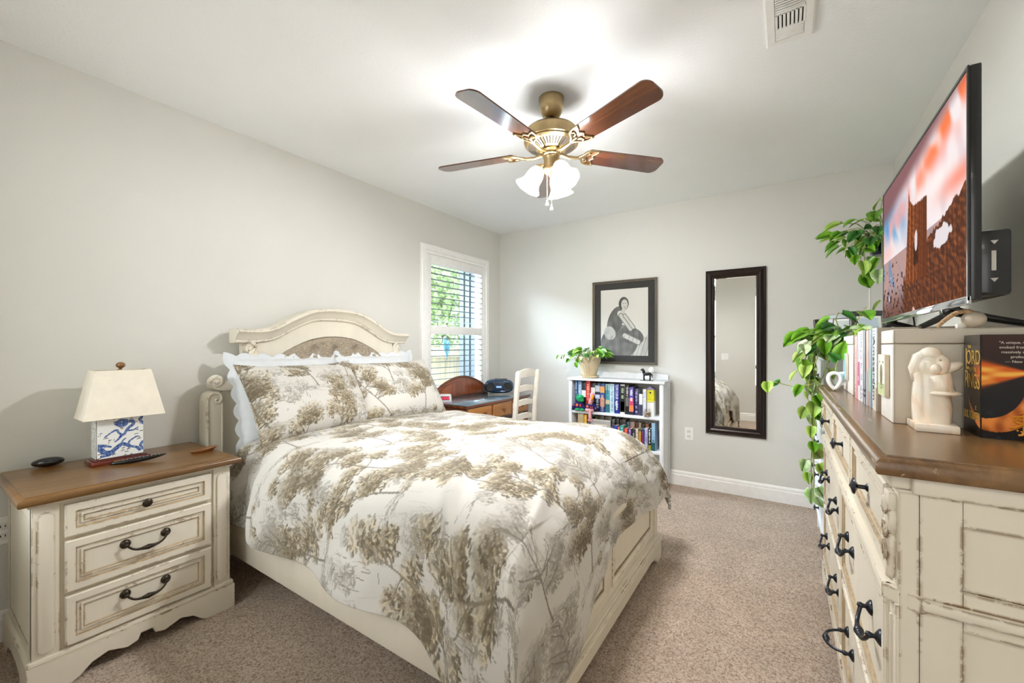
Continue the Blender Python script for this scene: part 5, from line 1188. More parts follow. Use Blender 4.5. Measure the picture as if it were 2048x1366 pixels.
# beaded rope on the nearer box
rp = thing('bead_rope', 'twisted jute rope with a pale wooden bead on the near white box', 'rope ornament', (.40, 1.69, DT+.276))
M_JUTE = mat('jute_rope', 'c3a27c', .9, var=.25, vscale=200, bump=.5)
g = G()
for k in range(3):
    pts = []
    for i in range(40):
        t = i/39; b = Vector((.362+.064*t, 1.652-.010*t, DT+.283+.040*math.sin(t*PI*.62))); a = t*22+k*2.09
        pts.append(b+Vector((0, .0034*math.cos(a), .0034*math.sin(a))))
    g.tube(pts, .0036, 6)
g.build('rope', M_JUTE, rp, 180)
g = G(); g.ball((.432, 1.650, DT+.276+.024), .0235, (1.05, 1, .98), seg=20, rings=14); g.build('bead', mat('pale_bead', 'c8bba8', .45, var=.15), rp, 180)
g = G(); g.box(.405, .425, 1.668, 1.69, DT+.2765, DT+.290, .003); g.build('tag', M_WHITE, rp)

# ---------------------------------------------------------------- coffee-table books on the dresser (spines face the room)
def bookx(y0, y1, x0, dep, h, col, label, bands=(), marks_=(), round_=0, txt=None, side=None):
    o = thing('book', label, 'book', (x0+dep/2, (y0+y1)/2, DT), 'tall books on the dresser'); cm = cover(col, col); sc_ = cover(side or col, side or col); y0 += .0008; y1 -= .0008
    g = G(); g.box(x0, x0+.005, y0, y1, DT, DT+h, .002); g.build('spine', cm, o)
    g = G(); g.box(x0+.004, x0+dep, y0, y0+.003, DT, DT+h); g.box(x0+.004, x0+dep, y1-.003, y1, DT, DT+h); g.build('covers', sc_, o, smooth=0)
    g = G(); g.box(x0+.006, x0+dep-.005, y0+.003, y1-.003, DT+.004, DT+h-.005); g.build('pages', M_PAPER, o, smooth=0)
    for a, b, c, p, q in bands:
        g = G(); g.box(x0-.0007, x0+.001, y0+(y1-y0)*p, y0+(y1-y0)*q, DT+h*a, DT+h*b); g.build('spine_panel', cover(c, c), o, smooth=0)
    for a, b, c, sd in marks_:
        g = G(); r = random.Random(sd); z = DT+h*a
        while z < DT+h*b:
            s = r.uniform(.004, .009); w_ = (y1-y0)
            if r.random() < .75: g.box(x0-.0013, x0, y0+w_*(.25+.2*r.random()), y1-w_*(.2+.2*r.random()), z, z+s*.5)
            z += s
        g.build('spine_marks', cover(c, c), o, smooth=0)
    if txt: text(txt[0], txt[1], frame((x0-.0015, (y0+y1)/2, DT+h*txt[3]), (0, 0, -1), (0, -1, 0)), cover(txt[2], txt[2]), o, 'title', .0004, sx=txt[4])
    return o
bookx(2.262, 2.325, .252, .23, .268, 'e2a5a8', 'rose pink book, farthest of the tall books on the dresser', (), [(.1, .9, 'f4e4e4', 1)], side='d9b3a4')
bookx(2.196, 2.260, .254, .24, .286, 'e9dfe6', 'pale lilac book with a magenta label on the dresser', [(.22, .56, 'b83f86', .1, .8), (.60, .92, 'c3c4d4', .3, .7)], [(.26, .34, 'f4e6ee', 2)])
bookx(2.146, 2.194, .256, .24, .289, 'eef1f5', 'white book with blue dotted edge on the dresser', (), [(.05, .96, '7f90ac', 3)])
bookx(2.092, 2.144, .257, .25, .288, '6c7688', 'slate blue book with stripes near its foot on the dresser', [(.10, .13, '2e3850', 0, 1), (.17, .20, '2e3850', 0, 1), (.0, 1, 'dfe2e8', .0, .18)], ())
bookx(2.032, 2.088, .259, .25, .286, 'd9b0a0', 'peach to grey book with dark edge left of the blue grey one on the dresser', [(.0, .45, 'a9aab0', .15, 1), (0, 1, '1d1d22', .86, 1)], ())
bookx(1.972, 2.030, .260, .25, .286, '8fa6b4', 'blue grey book beside the white city book on the dresser', [(.2, .5, '8fbdb4', 0, 1)], ())
bookx(1.888, 1.970, .262, .30, .290, 'e6e9ea', 'thick white city book with dark title on its spine, beside the near box', [(.0, .28, 'd9cdbb', .0, .55)], [(.82, .97, '9aa3ac', 5)], txt=('Amsterdam', .052, '40454c', .50, .92), side='c2b7a6')

# ---------------------------------------------------------------- paperback fantasy volume, cover to the camera
lb = thing('book', 'thick black paperback with gold title and orange ring shape, upright at the right edge', 'book', (.52, 1.52, DT))
ca_, sa_ = math.cos(math.radians(8)), math.sin(math.radians(8))
sp0, sp1 = Vector((.4035, 1.604, 0)), Vector((.402, 1.488, 0)); sd_ = (sp1-sp0).normalized(); cv_ = Vector((1, .09, 0)).normalized(); BH = .255; TH = (sp1-sp0).length; CW = .170
def lpt(a, c, z): return sp1-sd_*a+cv_*c+Vector((0, 0, DT+z))     # a: thickness from the near cover, c across the cover
def lbox(g, a0, a1, c0, c1, z0, z1):
    P_ = [lpt(a, c, z) for a in (a0, a1) for c in (c0, c1) for z in (z0, z1)]
    vs = [g.bm.verts.new(p) for p in P_]
    for f_ in ((0, 1, 3, 2), (4, 6, 7, 5), (0, 4, 5, 1), (2, 3, 7, 6), (0, 2, 6, 4), (1, 5, 7, 3)): g.bm.faces.new([vs[i] for i in f_])
M_LBC = mat('black_cover_gloss', '17120f', .25, var=.5, vscale=18, coat=.4); M_GOLD = mat('gold_foil', 'd9b25c', .35, .4, var=.1); M_GOLD2 = mat('amber_print', 'e0992a', .5, var=.1)
g = G(); lbox(g, -.001, .001, 0, CW, 0, BH); lbox(g, TH-.001, TH, 0, CW, 0, BH); lbox(g, 0, TH, -.001, .001, 0, BH); g.build('cover', M_LBC, lb, smooth=0)
g = G(); lbox(g, .001, TH-.001, .002, CW-.002, .001, BH-.001); g.build('pages', M_PAPER, lb, smooth=0)
nu, nv = 150, 220; U, V = np.meshgrid(np.linspace(0, 1, nu), np.linspace(0, 1, nv), indexing='ij')
base_ = cmix(c_(20, 18, 22)[None, None]*np.ones(U.shape+(3,)), c_(58, 34, 30), ss(.35, 1, V)); base_ = cmix(base_, c_(46, 56, 74), ss(.5, 1.3, wave(U, V, 8, 7, 3, 9))*ss(.35, .2, V)*.6)
rx, ry = U*.68, V
ro = np.hypot(rx-.10, (ry-.47)*.80); ri = np.hypot(rx-.03, (ry-.535)*.80)                    # plain orange crescent
tip = (np.abs(rx-.395+.10*(ry-.60)) < .055*np.clip((.80-ry)/.30, 0, 1)) & (ry > .48) & (ry < .80)
cres = ((ro < .325) & (ri > .275) & (rx > 0) & (ry < .56)) | tip
base_ = np.where(cres[..., None], cmix(c_(150, 66, 20)[None, None]*np.ones(U.shape+(3,)), c_(240, 150, 70), ss(-.5, 1.2, wave(U, V, 8, 8, 2, 8)+1.2*(.55-V))), base_)
fl_ = np.exp(-((ry-.625-.05*(rx-.1))/(.13*np.clip(1-rx/.36, .02, 1)))**2)*(rx < .36); base_ = cmix(base_, c_(226, 96, 20), ss(.15, .6, fl_)*.95); base_ = cmix(base_, c_(255, 206, 90), ss(.5, 1.1, fl_+.35*wave(U*.6, V*2, 8, 12, 3, 8, PI/2, .6)*(fl_ > .3))*.85)
Pc = np.array([[tuple(lpt(-.0015, .0005+u*(CW-.001), .001+v*(BH-.002))) for v in np.linspace(0, 1, nv)] for u in np.linspace(0, 1, nu)])
npgrid(Pc, 'cover_art', vcol('glossy_print', .28), lin(base_), lb)
us = np.linspace(0, 1, 50); U2, V2 = np.meshgrid(us, np.linspace(0, 1, nv), indexing='ij')
b2 = cmix(c_(26, 22, 20)[None, None]*np.ones(U2.shape+(3,)), c_(60, 54, 48), ss(.2, 1, V2)*ss(.0, .6, U2)); r2 = np.hypot((U2-1.0)*.30-.10, (V2-.47)*.80); r3 = np.hypot((U2-1.0)*.30-.03, (V2-.535)*.80)
b2 = np.where(((r2 < .325) & (r3 > .275) & (V2 < .60))[..., None], c_(206, 118, 54), b2); b2 = cmix(b2, c_(214, 92, 26), np.exp(-((V2-.625)/.11)**2-((U2-1)/.42)**2)*.95)
Pc2 = np.array([[tuple(sp0+(sp1-sp0)*u+Vector((0, 0, DT+.001+v*(BH-.002)))-cv_*.0015) for v in np.linspace(0, 1, nv)] for u in us]); npgrid(Pc2, 'spine_art', vcol('glossy_print', .28), lin(b2), lb)
def sptext(t, s, z, off=0, sx=1, m=M_GOLD): text(t, s, frame((sp0+sp1)/2+sd_*off+Vector((0, 0, DT+z))-cv_*.0022, tuple(sd_), (0, 0, 1)), m, lb, 'title', .0003, sx=sx)
sptext('THE', .012, .224, -.014, 1.1); sptext('L', .080, .190, -.030, .75); sptext('ORD', .052, .196, .012, .88); sptext('OF THE', .014, .166, .012, 1.0); sptext('R', .066, .138, -.034, .80); sptext('INGS', .054, .135, .015, .72)
sptext('J.R.R. TOLKIEN', .030, .048, .0, .60); sptext('z', .022, .072, .030, 1)
for i, (t, w_) in enumerate((('"A unique, wholly realized other', .9), ('evoked from deep in the well of', .9), ('massively detailed, absorbingly', .9), ('profound in meaning"', .9), ('— New York Times Book', .9))):
    text(t, .0088, frame(lpt(-.0022, .088, BH-.020-.0115*i), tuple(cv_), (0, 0, 1)), mat('pale_print', 'd8cfc4', .5), lb, 'quote_line', .0002, sx=1.0)
g = G()                                                                                       # gold monogram emblem
mk_ = lambda c, z: lpt(-.0028, c, z)
def mt(pts, r=.0022): g.tube([mk_(c, z) for c, z in pts], r, 6)
X0 = .072; mt([(X0, .062), (X0, .022), (X0-.004, .014), (X0-.010, .013)], .0028); mt([(X0-.022, .056), (X0, .058), (X0+.022, .056)]); mt([(X0, .050), (X0-.012, .053), (X0-.017, .046), (X0-.010, .041), (X0, .042)]); mt([(X0, .050), (X0+.012, .053), (X0+.017, .046), (X0+.010, .041), (X0, .042)])
mt([(X0-.002, .040), (X0-.016, .030), (X0-.024, .029)]); mt([(X0+.002, .040), (X0+.016, .030), (X0+.024, .029)]); mt([(X0-.006, .022), (X0+.008, .021)], .0018); g.ball(mk_(X0-.011, .024), .0022); g.ball(mk_(X0+.010, .064), .0022); mt([(X0-.006, .066), (X0+.003, .066)], .0018)
g.build('emblem', M_GOLD2, lb, 60)

# ---------------------------------------------------------------- onyx bust bookend
k_ = N('cream_onyx'); n_ = k_.noise(9, 4, .6, (1, 1, .5), dist=1.2); r_ = k_.ramp(n_, 0, [(.30, hexc('f3efe4')), (.52, hexc('f4e6d2')), (.62, hexc('e9c39c')), (.74, hexc('f1ece0'))]); k_.link(r_, 0, k_.b, 'Base Color'); k_.b.inputs['Roughness'].default_value = .12; k_.b.inputs['Subsurface Weight'].default_value = .3; k_.b.inputs['Subsurface Radius'].default_value = (.02, .015, .01); k_.b.inputs['Coat Weight'].default_value = .5; M_ONYX = k_.m
on = thing('onyx_bust', 'polished cream onyx bust bookend on its slab, in front of the near white box', 'statue', (.335, 1.57, DT))
sx0, sy0 = .332, 1.570
g = G(); g.prism([(.292, 1.622, DT), (.289, 1.508, DT), (.370, 1.502, DT), (.388, 1.620, DT)], (0, 0, .020), .003); g.build('base_slab', M_ONYX, on, 30)
g = G(); n0 = 30; prof = []
for z, hw, hd, cx in ((.020, .038, .026, 0), (.06, .040, .028, 0), (.10, .037, .027, -.002), (.128, .034, .026, -.003), (.150, .0365, .026, -.003)):
    prof.append((z, hw, hd, cx))
rings = []
for z, hw, hd, cx in prof:
    rings.append([g.bm.verts.new((sx0+cx+hw*math.copysign(abs(math.cos(t))**.7, math.cos(t)), sy0+hd*math.copysign(abs(math.sin(t))**.7, math.sin(t)), DT+z)) for t in [2*PI*i/n0 for i in range(n0)]])
for A_, B_ in zip(rings, rings[1:]):
    for i in range(n0): g.bm.faces.new((A_[i], A_[(i+1) % n0], B_[(i+1) % n0], B_[i]))
g.bm.faces.new(rings[0][::-1]); g.bm.faces.new(rings[-1]); g.build('pillar', M_ONYX, on, 50)
g = G(); g.ball((sx0-.006, sy0, DT+.172), .030, (1.05, .85, 1.25), 22, 14); g.ball((sx0-.002, sy0, DT+.203), .024, (1, .9, .9), 20, 12); g.tube([(sx0-.028, sy0, DT+.13), (sx0-.032, sy0, DT+.165), (sx0-.022, sy0, DT+.195), (sx0-.004, sy0, DT+.215)], [.012, .016, .018, .010], 12); g.build('hood', M_ONYX, on, 180)
g = G(); g.ball((sx0+.016, sy0-.010, DT+.176), .022, (.85, .9, 1.25), 20, 12); g.ball((sx0+.003, sy0-.022, DT+.166), .0135, (.9, 1, 1), 16, 10); g.tube([(sx0+.024, sy0-.006, DT+.165), (sx0+.042, sy0-.006, DT+.172), (sx0+.055, sy0-.004, DT+.180)], [.014, .013, .008], 12)
g.tube([(sx0+.010, sy0-.014, DT+.150), (sx0+.018, sy0-.012, DT+.12), (sx0+.020, sy0-.012, DT+.105)], [.024, .022, .024], 16); g.lathe([(.0001, .0), (.030, .0), (.033, .004), (.029, .009), (.016, .012)], (sx0+.022, sy0-.012, DT+.096), seg=24, sx=1.1); g.build('face_and_collar', M_ONYX, on, 180)
g = G(); g.ball((sx0+.010, sy0-.0325, DT+.189), .0022); g.build('eye', M_GLAZE, on, 180)

# ---------------------------------------------------------------- white loop vase
lv = thing('loop_vase', 'white vase of two teardrop loops holding a cutting, far end of the dresser top', 'vase', (.21, 2.63, DT))
tear = lambda cx, cz, w_, h_: [(cx+w_*math.sin(2*PI*i/28)*math.sin(PI*i/28)**.7, 2.63, cz+h_*(.5-.5*math.cos(2*PI*i/28))*1.0) for i in range(29)]
g = G(); P_ = tear(.205, DT+.010, .030, .080)
for dy in (0, .006, .012, .018, .024, .030): g.tube([(x, y-.015+dy, z) for x, y, z in P_], .0085, 8, False)
g.build('body_loop', mat('white_ceramic', 'f1f0ee', .25), lv, 60)
g = G(); P_ = tear(.252, DT+.045, .018, .050); g.tube(P_, .0065, 8, False); g.tube([(.215, 2.63, DT+.085), (.232, 2.63, DT+.088), (.250, 2.63, DT+.092)], .008, 8); g.build('handle_loop', mat('white_ceramic', 'f1f0ee', .25), lv, 60)

# ---------------------------------------------------------------- pothos plants
M_L1, M_L2, M_L3 = leafmat('pothos_green', '4f8a1c', '7db52e', .32), leafmat('pothos_lime', '8fb83c', 'bcd873', .35), leafmat('pothos_deep', '2f6b2a', '4f8f3a', .30)
M_L4 = leafmat('pothos_variegated', '7fae52', 'dbe8c0', .35); M_STEM = mat('vine_stem', '9aa552', .5, var=.2); M_SOIL = mat('potting_soil', '3a2c20', .95, var=.4, vscale=200, bump=.8)
LEAF = [(0, 0, 0), (.30, .06, .22), (.46, .26, .36), (.47, .46, .40), (.38, .68, .34), (.20, .88, .19), (0, 1.06, 0)]
def leaf(g, p, d, up, s, curl=.25, mi=0):
    """heart leaf: base p, direction d, face normal up"""
    d = Vector(d).normalized(); up = Vector(up); w_ = d.cross(up)
    if w_.length < 1e-3: w_ = d.orthogonal()
    w_.normalize(); nrm = w_.cross(d); g.m = mi; mids = []; L_ = []; R_ = []
    for hw, t, _ in LEAF:
        dr = -curl*t*t*s; b = Vector(p)+d*(t*s)+nrm*dr; mids.append(g.bm.verts.new(b)); 
        for sg, arr in ((-1, L_), (1, R_)):
            back = -.10*s if 0 < hw and t < .1 else 0
            arr.append(None if hw == 0 else g.bm.verts.new(b+w_*(sg*hw*s*.92)+nrm*(hw*s*.22)+d*back))
    for arr in (L_, R_):
        for i in range(len(LEAF)-1):
            vs = [mids[i], mids[i+1]]+([arr[i+1]] if arr[i+1] else [])+([arr[i]] if arr[i] else [])
            if len(vs) > 2: g.bm.faces.new(vs).material_index = mi
def vine(g, gs, pts, r, n, size, rg, hang=0, spread=.045, both=True, dirs=None):
    """stem through pts with n leaves on short stalks"""
    P_ = [np.array(p, float) for p in pts]; path = []
    Q_ = [P_[0]]+P_+[P_[-1]]
    for i in range(1, len(Q_)-2):
        for k in range(8):
            t = k/8; p0, p1, p2, p3 = Q_[i-1:i+3]; path.append(.5*((2*p1)+(-p0+p2)*t+(2*p0-5*p1+4*p2-p3)*t*t+(-p0+3*p1-3*p2+p3)*t**3))
    path.append(P_[-1]); gs.tube(path, r, 6)
    for i in range(n):
        t = (i+.6)/n; j = min(len(path)-2, int(t*(len(path)-1))); b = Vector(path[j]); tg = Vector(path[j+1]-path[j]).normalized()
        sd = tg.cross(Vector((rg.gauss(0, .4), rg.gauss(0, .4), 1))); sd = sd.normalized() if sd.length > 1e-3 else Vector((1, 0, 0)); sd *= (1 if i % 2 else -1)
        tip = b+sd*spread*rg.uniform(.6, 1.2)+Vector((0, 0, rg.uniform(.1, .9)*spread*(1-hang))); gs.tube([b, (b+tip)/2+Vector((0, 0, spread*.2)), tip], r*.7, 5)
        d = (sd*.7+tg*.5+Vector((rg.gauss(0, .3), rg.gauss(0, .3), -.5-.5*hang+rg.gauss(0, .2)))).normalized()
        leaf(g, tip, d, Vector((rg.gauss(0, .35)-.25, rg.gauss(0, .35)-.55, .75)), size*rg.uniform(.7, 1.15), .25, rg.choice((0, 1, 1, 3, 3) if hang > .85 else (0, 0, 0, 1, 1, 2, 3)))
LM = [M_L1, M_L2, M_L3, M_L4]
# on the bookcase
pp = thing('potted_plant', 'bushy pothos in a fluted beige pot on the left of the bookcase top', 'potted plant', (-1.705, 4.03, BZ)); pc = (-1.705, 4.03, BZ)
M_POT = mat('beige_pot', 'cfbd9a', .5, var=.12, vscale=9)
g = G(); g.lathe([(.0001, .0), (.078, 0), (.098, .008), (.103, .024), (.098, .026), (.085, .012), (.0001, .012)], pc, seg=36); g.build('saucer', M_POT, pp, 50)
g = G(); g.lathe([(.0001, .014), (.062, .014), (.070, .03), (.092, .10), (.106, .165), (.108, .178)], pc, seg=72, flute=.055, nf=24); g.lathe([(.108, .176), (.116, .178), (.118, .190), (.117, .222), (.108, .224), (.104, .205), (.0001, .205)], pc, seg=36); g.build('pot', M_POT, pp, 40)
g = G(); g.lathe([(.104, .206), (.0001, .214)], pc, seg=24); g.build('soil', M_SOIL, pp)
g = G(); gs = G(); rg = random.Random(12)
for i in range(54):
    a = rg.uniform(0, 2*PI); r_ = rg.uniform(.02, .13); b = Vector(pc)+Vector((.05*math.cos(a), .05*math.sin(a), .21)); hgt = rg.uniform(.03, .115)*(1.15-r_/.2)
    t_ = b+Vector((r_*math.cos(a)*1.1, r_*math.sin(a)*.8, hgt)); t_.y = min(t_.y, YB-.03); gs.tube([b, (b+t_)/2+Vector((0, 0, .03)), t_], .0016, 5)
    leaf(g, t_, (math.cos(a), math.sin(a)*.7-.2, rg.uniform(-.55, .25)), (rg.gauss(0, .3), rg.gauss(0, .3)-.6, .8), rg.uniform(.05, .085), .3, rg.choice((0, 0, 1, 2, 3)))
for pts, n in (([(-.06, -.02, .21), (-.16, -.03, .245), (-.27, -.03, .235), (-.35, -.03, .228)], 7), ([(-.05, -.04, .21), (-.14, -.06, .20), (-.22, -.06, .175)], 3), ([(-.03, -.06, .21), (-.09, -.12, .20), (-.10, -.13, .12)], 3), ([(.06, -.03, .21), (.12, -.05, .235), (.185, -.05, .225)], 4)):
    vine(g, gs, [tuple(Vector(pc)+Vector(q)) for q in pts], .0018, n, .055, rg, .2, .022)
g.build('leaves', LM, pp, 180, recalc=False); gs.build('stems', M_STEM, pp, 180)
# trailing plant in a basket on the tall chest
CT = 1.300
tp = thing('potted_plant', 'trailing pothos in a wicker basket on the chest, vines spilling over the dresser end', 'potted plant', (.335, 3.33, CT)); pc = Vector((.335, 3.33, CT))
k_ = N('wicker'); n_ = k_.noise(60, 3, .6, (1, 1, 3)); r_ = k_.ramp(n_, 0, [(.35, hexc('8a6a3e')), (.62, hexc('cfae76'))]); k_.link(r_, 0, k_.b, 'Base Color'); k_.b.inputs['Roughness'].default_value = .8; k_.bump(n_, 0, .8, .006)
g = G(); g.lathe([(.0001, 0), (.085, 0), (.095, .03), (.108, .085), (.112, .105), (.104, .108), (.098, .09), (.0001, .088)], pc, seg=40, flute=.02, nf=40)
for i in range(9): g.tube([pc+Vector(((.088+.024*i/9)*math.cos(2*PI*k/24), (.088+.024*i/9)*math.sin(2*PI*k/24), .008+.0112*i)) for k in range(25)], .005, 6, False)
g.build('basket', k_.m, tp, 60)
g = G(); g.lathe([(.098, .091), (.0001, .096)], pc, seg=24); g.build('soil', M_SOIL, tp)
g = G(); gs = G(); rg = random.Random(33)
for i in range(70):
    a = rg.uniform(0, 2*PI); r_ = rg.uniform(.03, .21); b = pc+Vector((.06*math.cos(a), .06*math.sin(a), .095)); t_ = b+Vector((r_*math.cos(a)-.02, r_*math.sin(a)-.02, rg.uniform(.0, .085)*(1.3-r_/.25)-.03*(b.x > .34)))
    t_.x = min(t_.x, .62); gs.tube([b, (b+t_)/2+Vector((0, 0, .03)), t_], .002, 5)
    leaf(g, t_, (math.cos(a)-.2, math.sin(a)-.2, rg.uniform(-.7, .2)), (rg.gauss(0, .3)-.3, rg.gauss(0, .3)-.5, .7), rg.uniform(.075, .115), .32, rg.choice((0, 0, 0, 1, 2, 3)))
V_ = [
 ([(.29, 3.28, 1.39), (.20, 3.12, 1.40), (.12, 3.02, 1.34), (.07, 2.98, 1.25)], 6, .105, .3), ([(.28, 3.30, 1.39), (.17, 3.20, 1.36), (.10, 3.16, 1.26), (.09, 3.15, 1.17)], 6, .105, .5),
 ([(.28, 3.26, 1.39), (.19, 3.10, 1.34), (.14, 3.06, 1.20), (.16, 3.04, 1.12)], 6, .085, .6), ([(.30, 3.25, 1.39), (.24, 3.09, 1.34), (.20, 3.07, 1.22), (.17, 3.06, 1.14), (.06, 3.04, 1.10), (-.05, 3.02, 1.12), (-.12, 3.0, 1.12)], 7, .085, .7),
 ([(.28, 3.30, 1.39), (.165, 3.17, 1.33), (.145, 3.12, 1.18), (.140, 3.10, 1.02), (.145, 3.10, .90), (.140, 3.12, .72), (.145, 3.14, .55), (.14, 3.15, .40)], 17, .085, .9),
 ([(.28, 3.33, 1.39), (.165, 3.26, 1.33), (.140, 3.20, 1.15), (.135, 3.18, .96), (.14, 3.20, .80), (.135, 3.22, .60), (.14, 3.22, .42)], 13, .08, .9),
 ([(.27, 3.28, 1.39), (.15, 3.10, 1.30), (.12, 3.04, 1.16), (.11, 3.03, 1.03)], 5, .095, .8),
 ([(.36, 3.25, 1.39), (.40, 3.05, 1.41), (.40, 2.90, 1.42), (.42, 2.76, 1.42)], 6, .085, .1), ([(.37, 3.26, 1.39), (.47, 3.12, 1.41), (.53, 2.98, 1.42), (.56, 2.84, 1.42)], 5, .085, .1), ([(.33, 3.24, 1.40), (.33, 3.07, 1.42), (.32, 2.97, 1.41)], 4, .08, .1),
 ([(.33, 3.30, 1.39), (.36, 3.22, 1.50), (.40, 3.20, 1.58)], 2, .12, .0), ([(.31, 3.30, 1.39), (.26, 3.22, 1.50), (.27, 3.2, 1.55)], 3, .10, .0)]
for pts, n, s_, hg in V_: vine(g, gs, pts, .0026, n, s_, rg, hg, .032)
g.build('leaves', LM, tp, 180, recalc=False); gs.build('stems', M_STEM, tp, 180)
g = G(); gs = G(); gs.tube([(.205, 2.63, DT+.06), (.215, 2.632, DT+.14), (.228, 2.64, DT+.17)], .0025, 6); leaf(g, (.228, 2.64, DT+.165), (.1, -.15, .9), (-.6, -.8, .1), .085, .2, 0); leaf(g, (.222, 2.635, DT+.15), (-.5, -.2, .5), (-.3, -.8, .4), .055, .2, 2)
g.build('cutting', LM, lv, 180, recalc=False); gs.build('cutting_stem', M_STEM, lv, 180)
# hanging plant in the back right corner
hp = thing('hanging_plant', 'pothos hanging from a wall arm in the back right corner behind the television', 'hanging plant', (.565, 3.72, 2.0)); pc = Vector((.565, 3.72, 2.02))
HK = 2.34
g = G(); g.box(XR-.008, XR, pc.y-.02, pc.y+.02, HK-.03, HK+.05, .003); g.tube([(XR-.004, pc.y, HK+.02), (.62, pc.y, HK+.03), (pc.x, pc.y, HK+.015), (pc.x-.012, pc.y, HK), (pc.x, pc.y, HK-.012)], .004, 8); g.build('wall_arm', M_WHITE, hp, 50)
g = G()
for k in range(3): a = 2.1*k+.4; g.tube([(pc.x, pc.y, HK-.010), (pc.x+.10*math.cos(a), pc.y+.10*math.sin(a), 2.105)], .0022, 5)
g.build('cords', mat('cotton_cord', 'e6e2d8', .9), hp)
g = G(); g.lathe([(.0001, -.06), (.070, -.06), (.085, -.02), (.102, .07), (.108, .085), (.100, .088), (.095, .075), (.0001, .072)], pc, seg=28); g.build('pot', mat('navy_pot', '1c2440', .3, var=.2, vscale=30), hp, 50)
for dx, dy in ((-.085, -.05), (.0, -.10)):
    g = G(); g.tube([(pc.x+dx, pc.y+dy, 2.10), (pc.x+dx-.004, pc.y+dy, 1.75), (pc.x+dx-.003, pc.y+dy, 1.36)], .0035, 6); g.build('tassel_cord', mat('cotton_cord', 'e6e2d8', .9), hp)
g = G(); gs = G(); rg = random.Random(8)
for i in range(46):
    a = rg.uniform(0, 2*PI); r_ = rg.uniform(.04, .20); b = pc+Vector((.06*math.cos(a), .06*math.sin(a), .075)); t_ = b+Vector((r_*math.cos(a)-.04, r_*math.sin(a)-.03, rg.uniform(-.05, .13))); t_.x = min(t_.x, .64); gs.tube([b, (b+t_)/2+Vector((0, 0, .04)), t_], .002, 5)
    leaf(g, t_, (math.cos(a)-.2, math.sin(a)-.2, rg.uniform(-.8, .1)), (rg.gauss(0, .3)-.2, rg.gauss(0, .3)-.6, .7), rg.uniform(.07, .11), .32, rg.choice((0, 0, 0, 1, 2)))
for pts, n in (([(.5, 3.68, 2.09), (.42, 3.62, 2.12), (.35, 3.6, 2.03), (.33, 3.6, 1.98)], 6), ([(.5, 3.66, 2.09), (.43, 3.6, 2.0), (.42, 3.58, 1.88), (.43, 3.58, 1.80)], 7), ([(.5, 3.7, 2.09), (.45, 3.62, 2.05), (.44, 3.6, 1.9)], 5), ([(.53, 3.64, 2.09), (.52, 3.55, 2.0), (.52, 3.52, 1.82), (.53, 3.5, 1.66), (.53, 3.5, 1.58)], 9), ([(.53, 3.68, 2.1), (.52, 3.6, 2.22), (.53, 3.58, 2.32)], 3)):
    vine(g, gs, pts, .0022, n, .09, rg, .5, .03)
g.build('leaves', LM, hp, 180, recalc=False); gs.build('stems', M_STEM, hp, 180)
# photo frames on the chest
def pframe(cx, cy, w_, h_, yaw, m, label, pc_, tilt=.22, bw=.035):
    o = thing('photo_frame', label, 'photo frame', (cx, cy, CT)); M = Matrix.Translation((cx, cy, CT)) @ Matrix.Rotation(yaw, 4, 'Z') @ Matrix.Rotation(-tilt, 4, 'X')
    fp = lambda h, z, n: M @ Vector((h, -n, z))
    g = G(); g.ring(fp, (-w_/2, w_/2, 0, h_), [(0, -.012), (0, .006), (.004, .009), (bw-.006, .009), (bw, .003)], cap=False); g.ring(fp, (-w_/2, w_/2, 0, h_), [(0, -.012)]); g.build('frame', m, o, smooth=0)
    g = G(); g.ring(fp, (-w_/2+bw, w_/2-bw, bw, h_-bw), [(0, .003), (.012, .003), (.013, .002)], mats=[0, 0, 1]); g.build('photo', [M_WHITE, pc_], o, smooth=0)
    g = G(); g.face([fp(-.02, h_*.7, -.012), fp(.02, h_*.7, -.012), fp(.03, .02, -.11), fp(-.03, .02, -.11)]); g.build('easel_back', M_BLACKM, o, smooth=0)
    return o
def landscape(name, a, b, c):
    k = N(name); tc = k.add('ShaderNodeTexCoord'); sp = k.add('ShaderNodeSeparateXYZ'); k.link(tc, 'Generated', sp, 0); n = k.noise(30, 4, .6); ad = k.math('MULTIPLY', (n, 0), .35); s = k.math('ADD', (sp, 'Z'), (ad, 0))
    r = k.ramp(s, 0, [(.40, hexc(a)), (.62, hexc(b)), (.85, hexc(c))]); k.link(r, 0, k.b, 'Base Color'); k.b.inputs['Roughness'].default_value = .2; return k.m
M_PH1, M_PH2 = landscape('photo_lake', '6d7a4a', '4a5a6c', 'c9d6e2'), landscape('photo_green', '3f4f38', '8a9a80', 'cfd6d2')
pframe(.470, 3.56, .20, .285, .18, mat('graphite_frame', '4d4a48', .35, .3), 'dark grey photo frame on the chest, nearest the television', M_PH1)
pframe(.335, 3.66, .19, .275, -.25, mat('silver_frame', '9a9fa4', .3, .6), 'silver photo frame on the chest behind the trailing plant', M_PH2)
pframe(.250, 3.74, .13, .245, .25, mat('brown_frame', '2f2019', .4), 'small dark brown photo frame, leftmost on the chest', M_PH2)

# ---------------------------------------------------------------- things on the nightstand
NT = .775
lp = thing('table_lamp', 'table lamp with blue and white porcelain base and cream tapered shade', 'table lamp', (-2.775, .630, NT))
M_MAH = wood('mahogany_foot', '3a120c', '6b2316', .25, (1, .1, 1), 20, .5)
g = G(); g.box(-2.832, -2.705, .520, .740, NT, NT+.020, .004); g.box(-2.822, -2.715, .532, .728, NT+.020, NT+.026, .003); ft = g.build('wooden_foot', M_MAH, lp)
g = G(); g.box(-2.706, -2.704, .598, .664, NT+.006, NT+.014, .001); g.build('brass_plaque', mat('plaque_gold', 'c9a04e', .3, .8), ft)
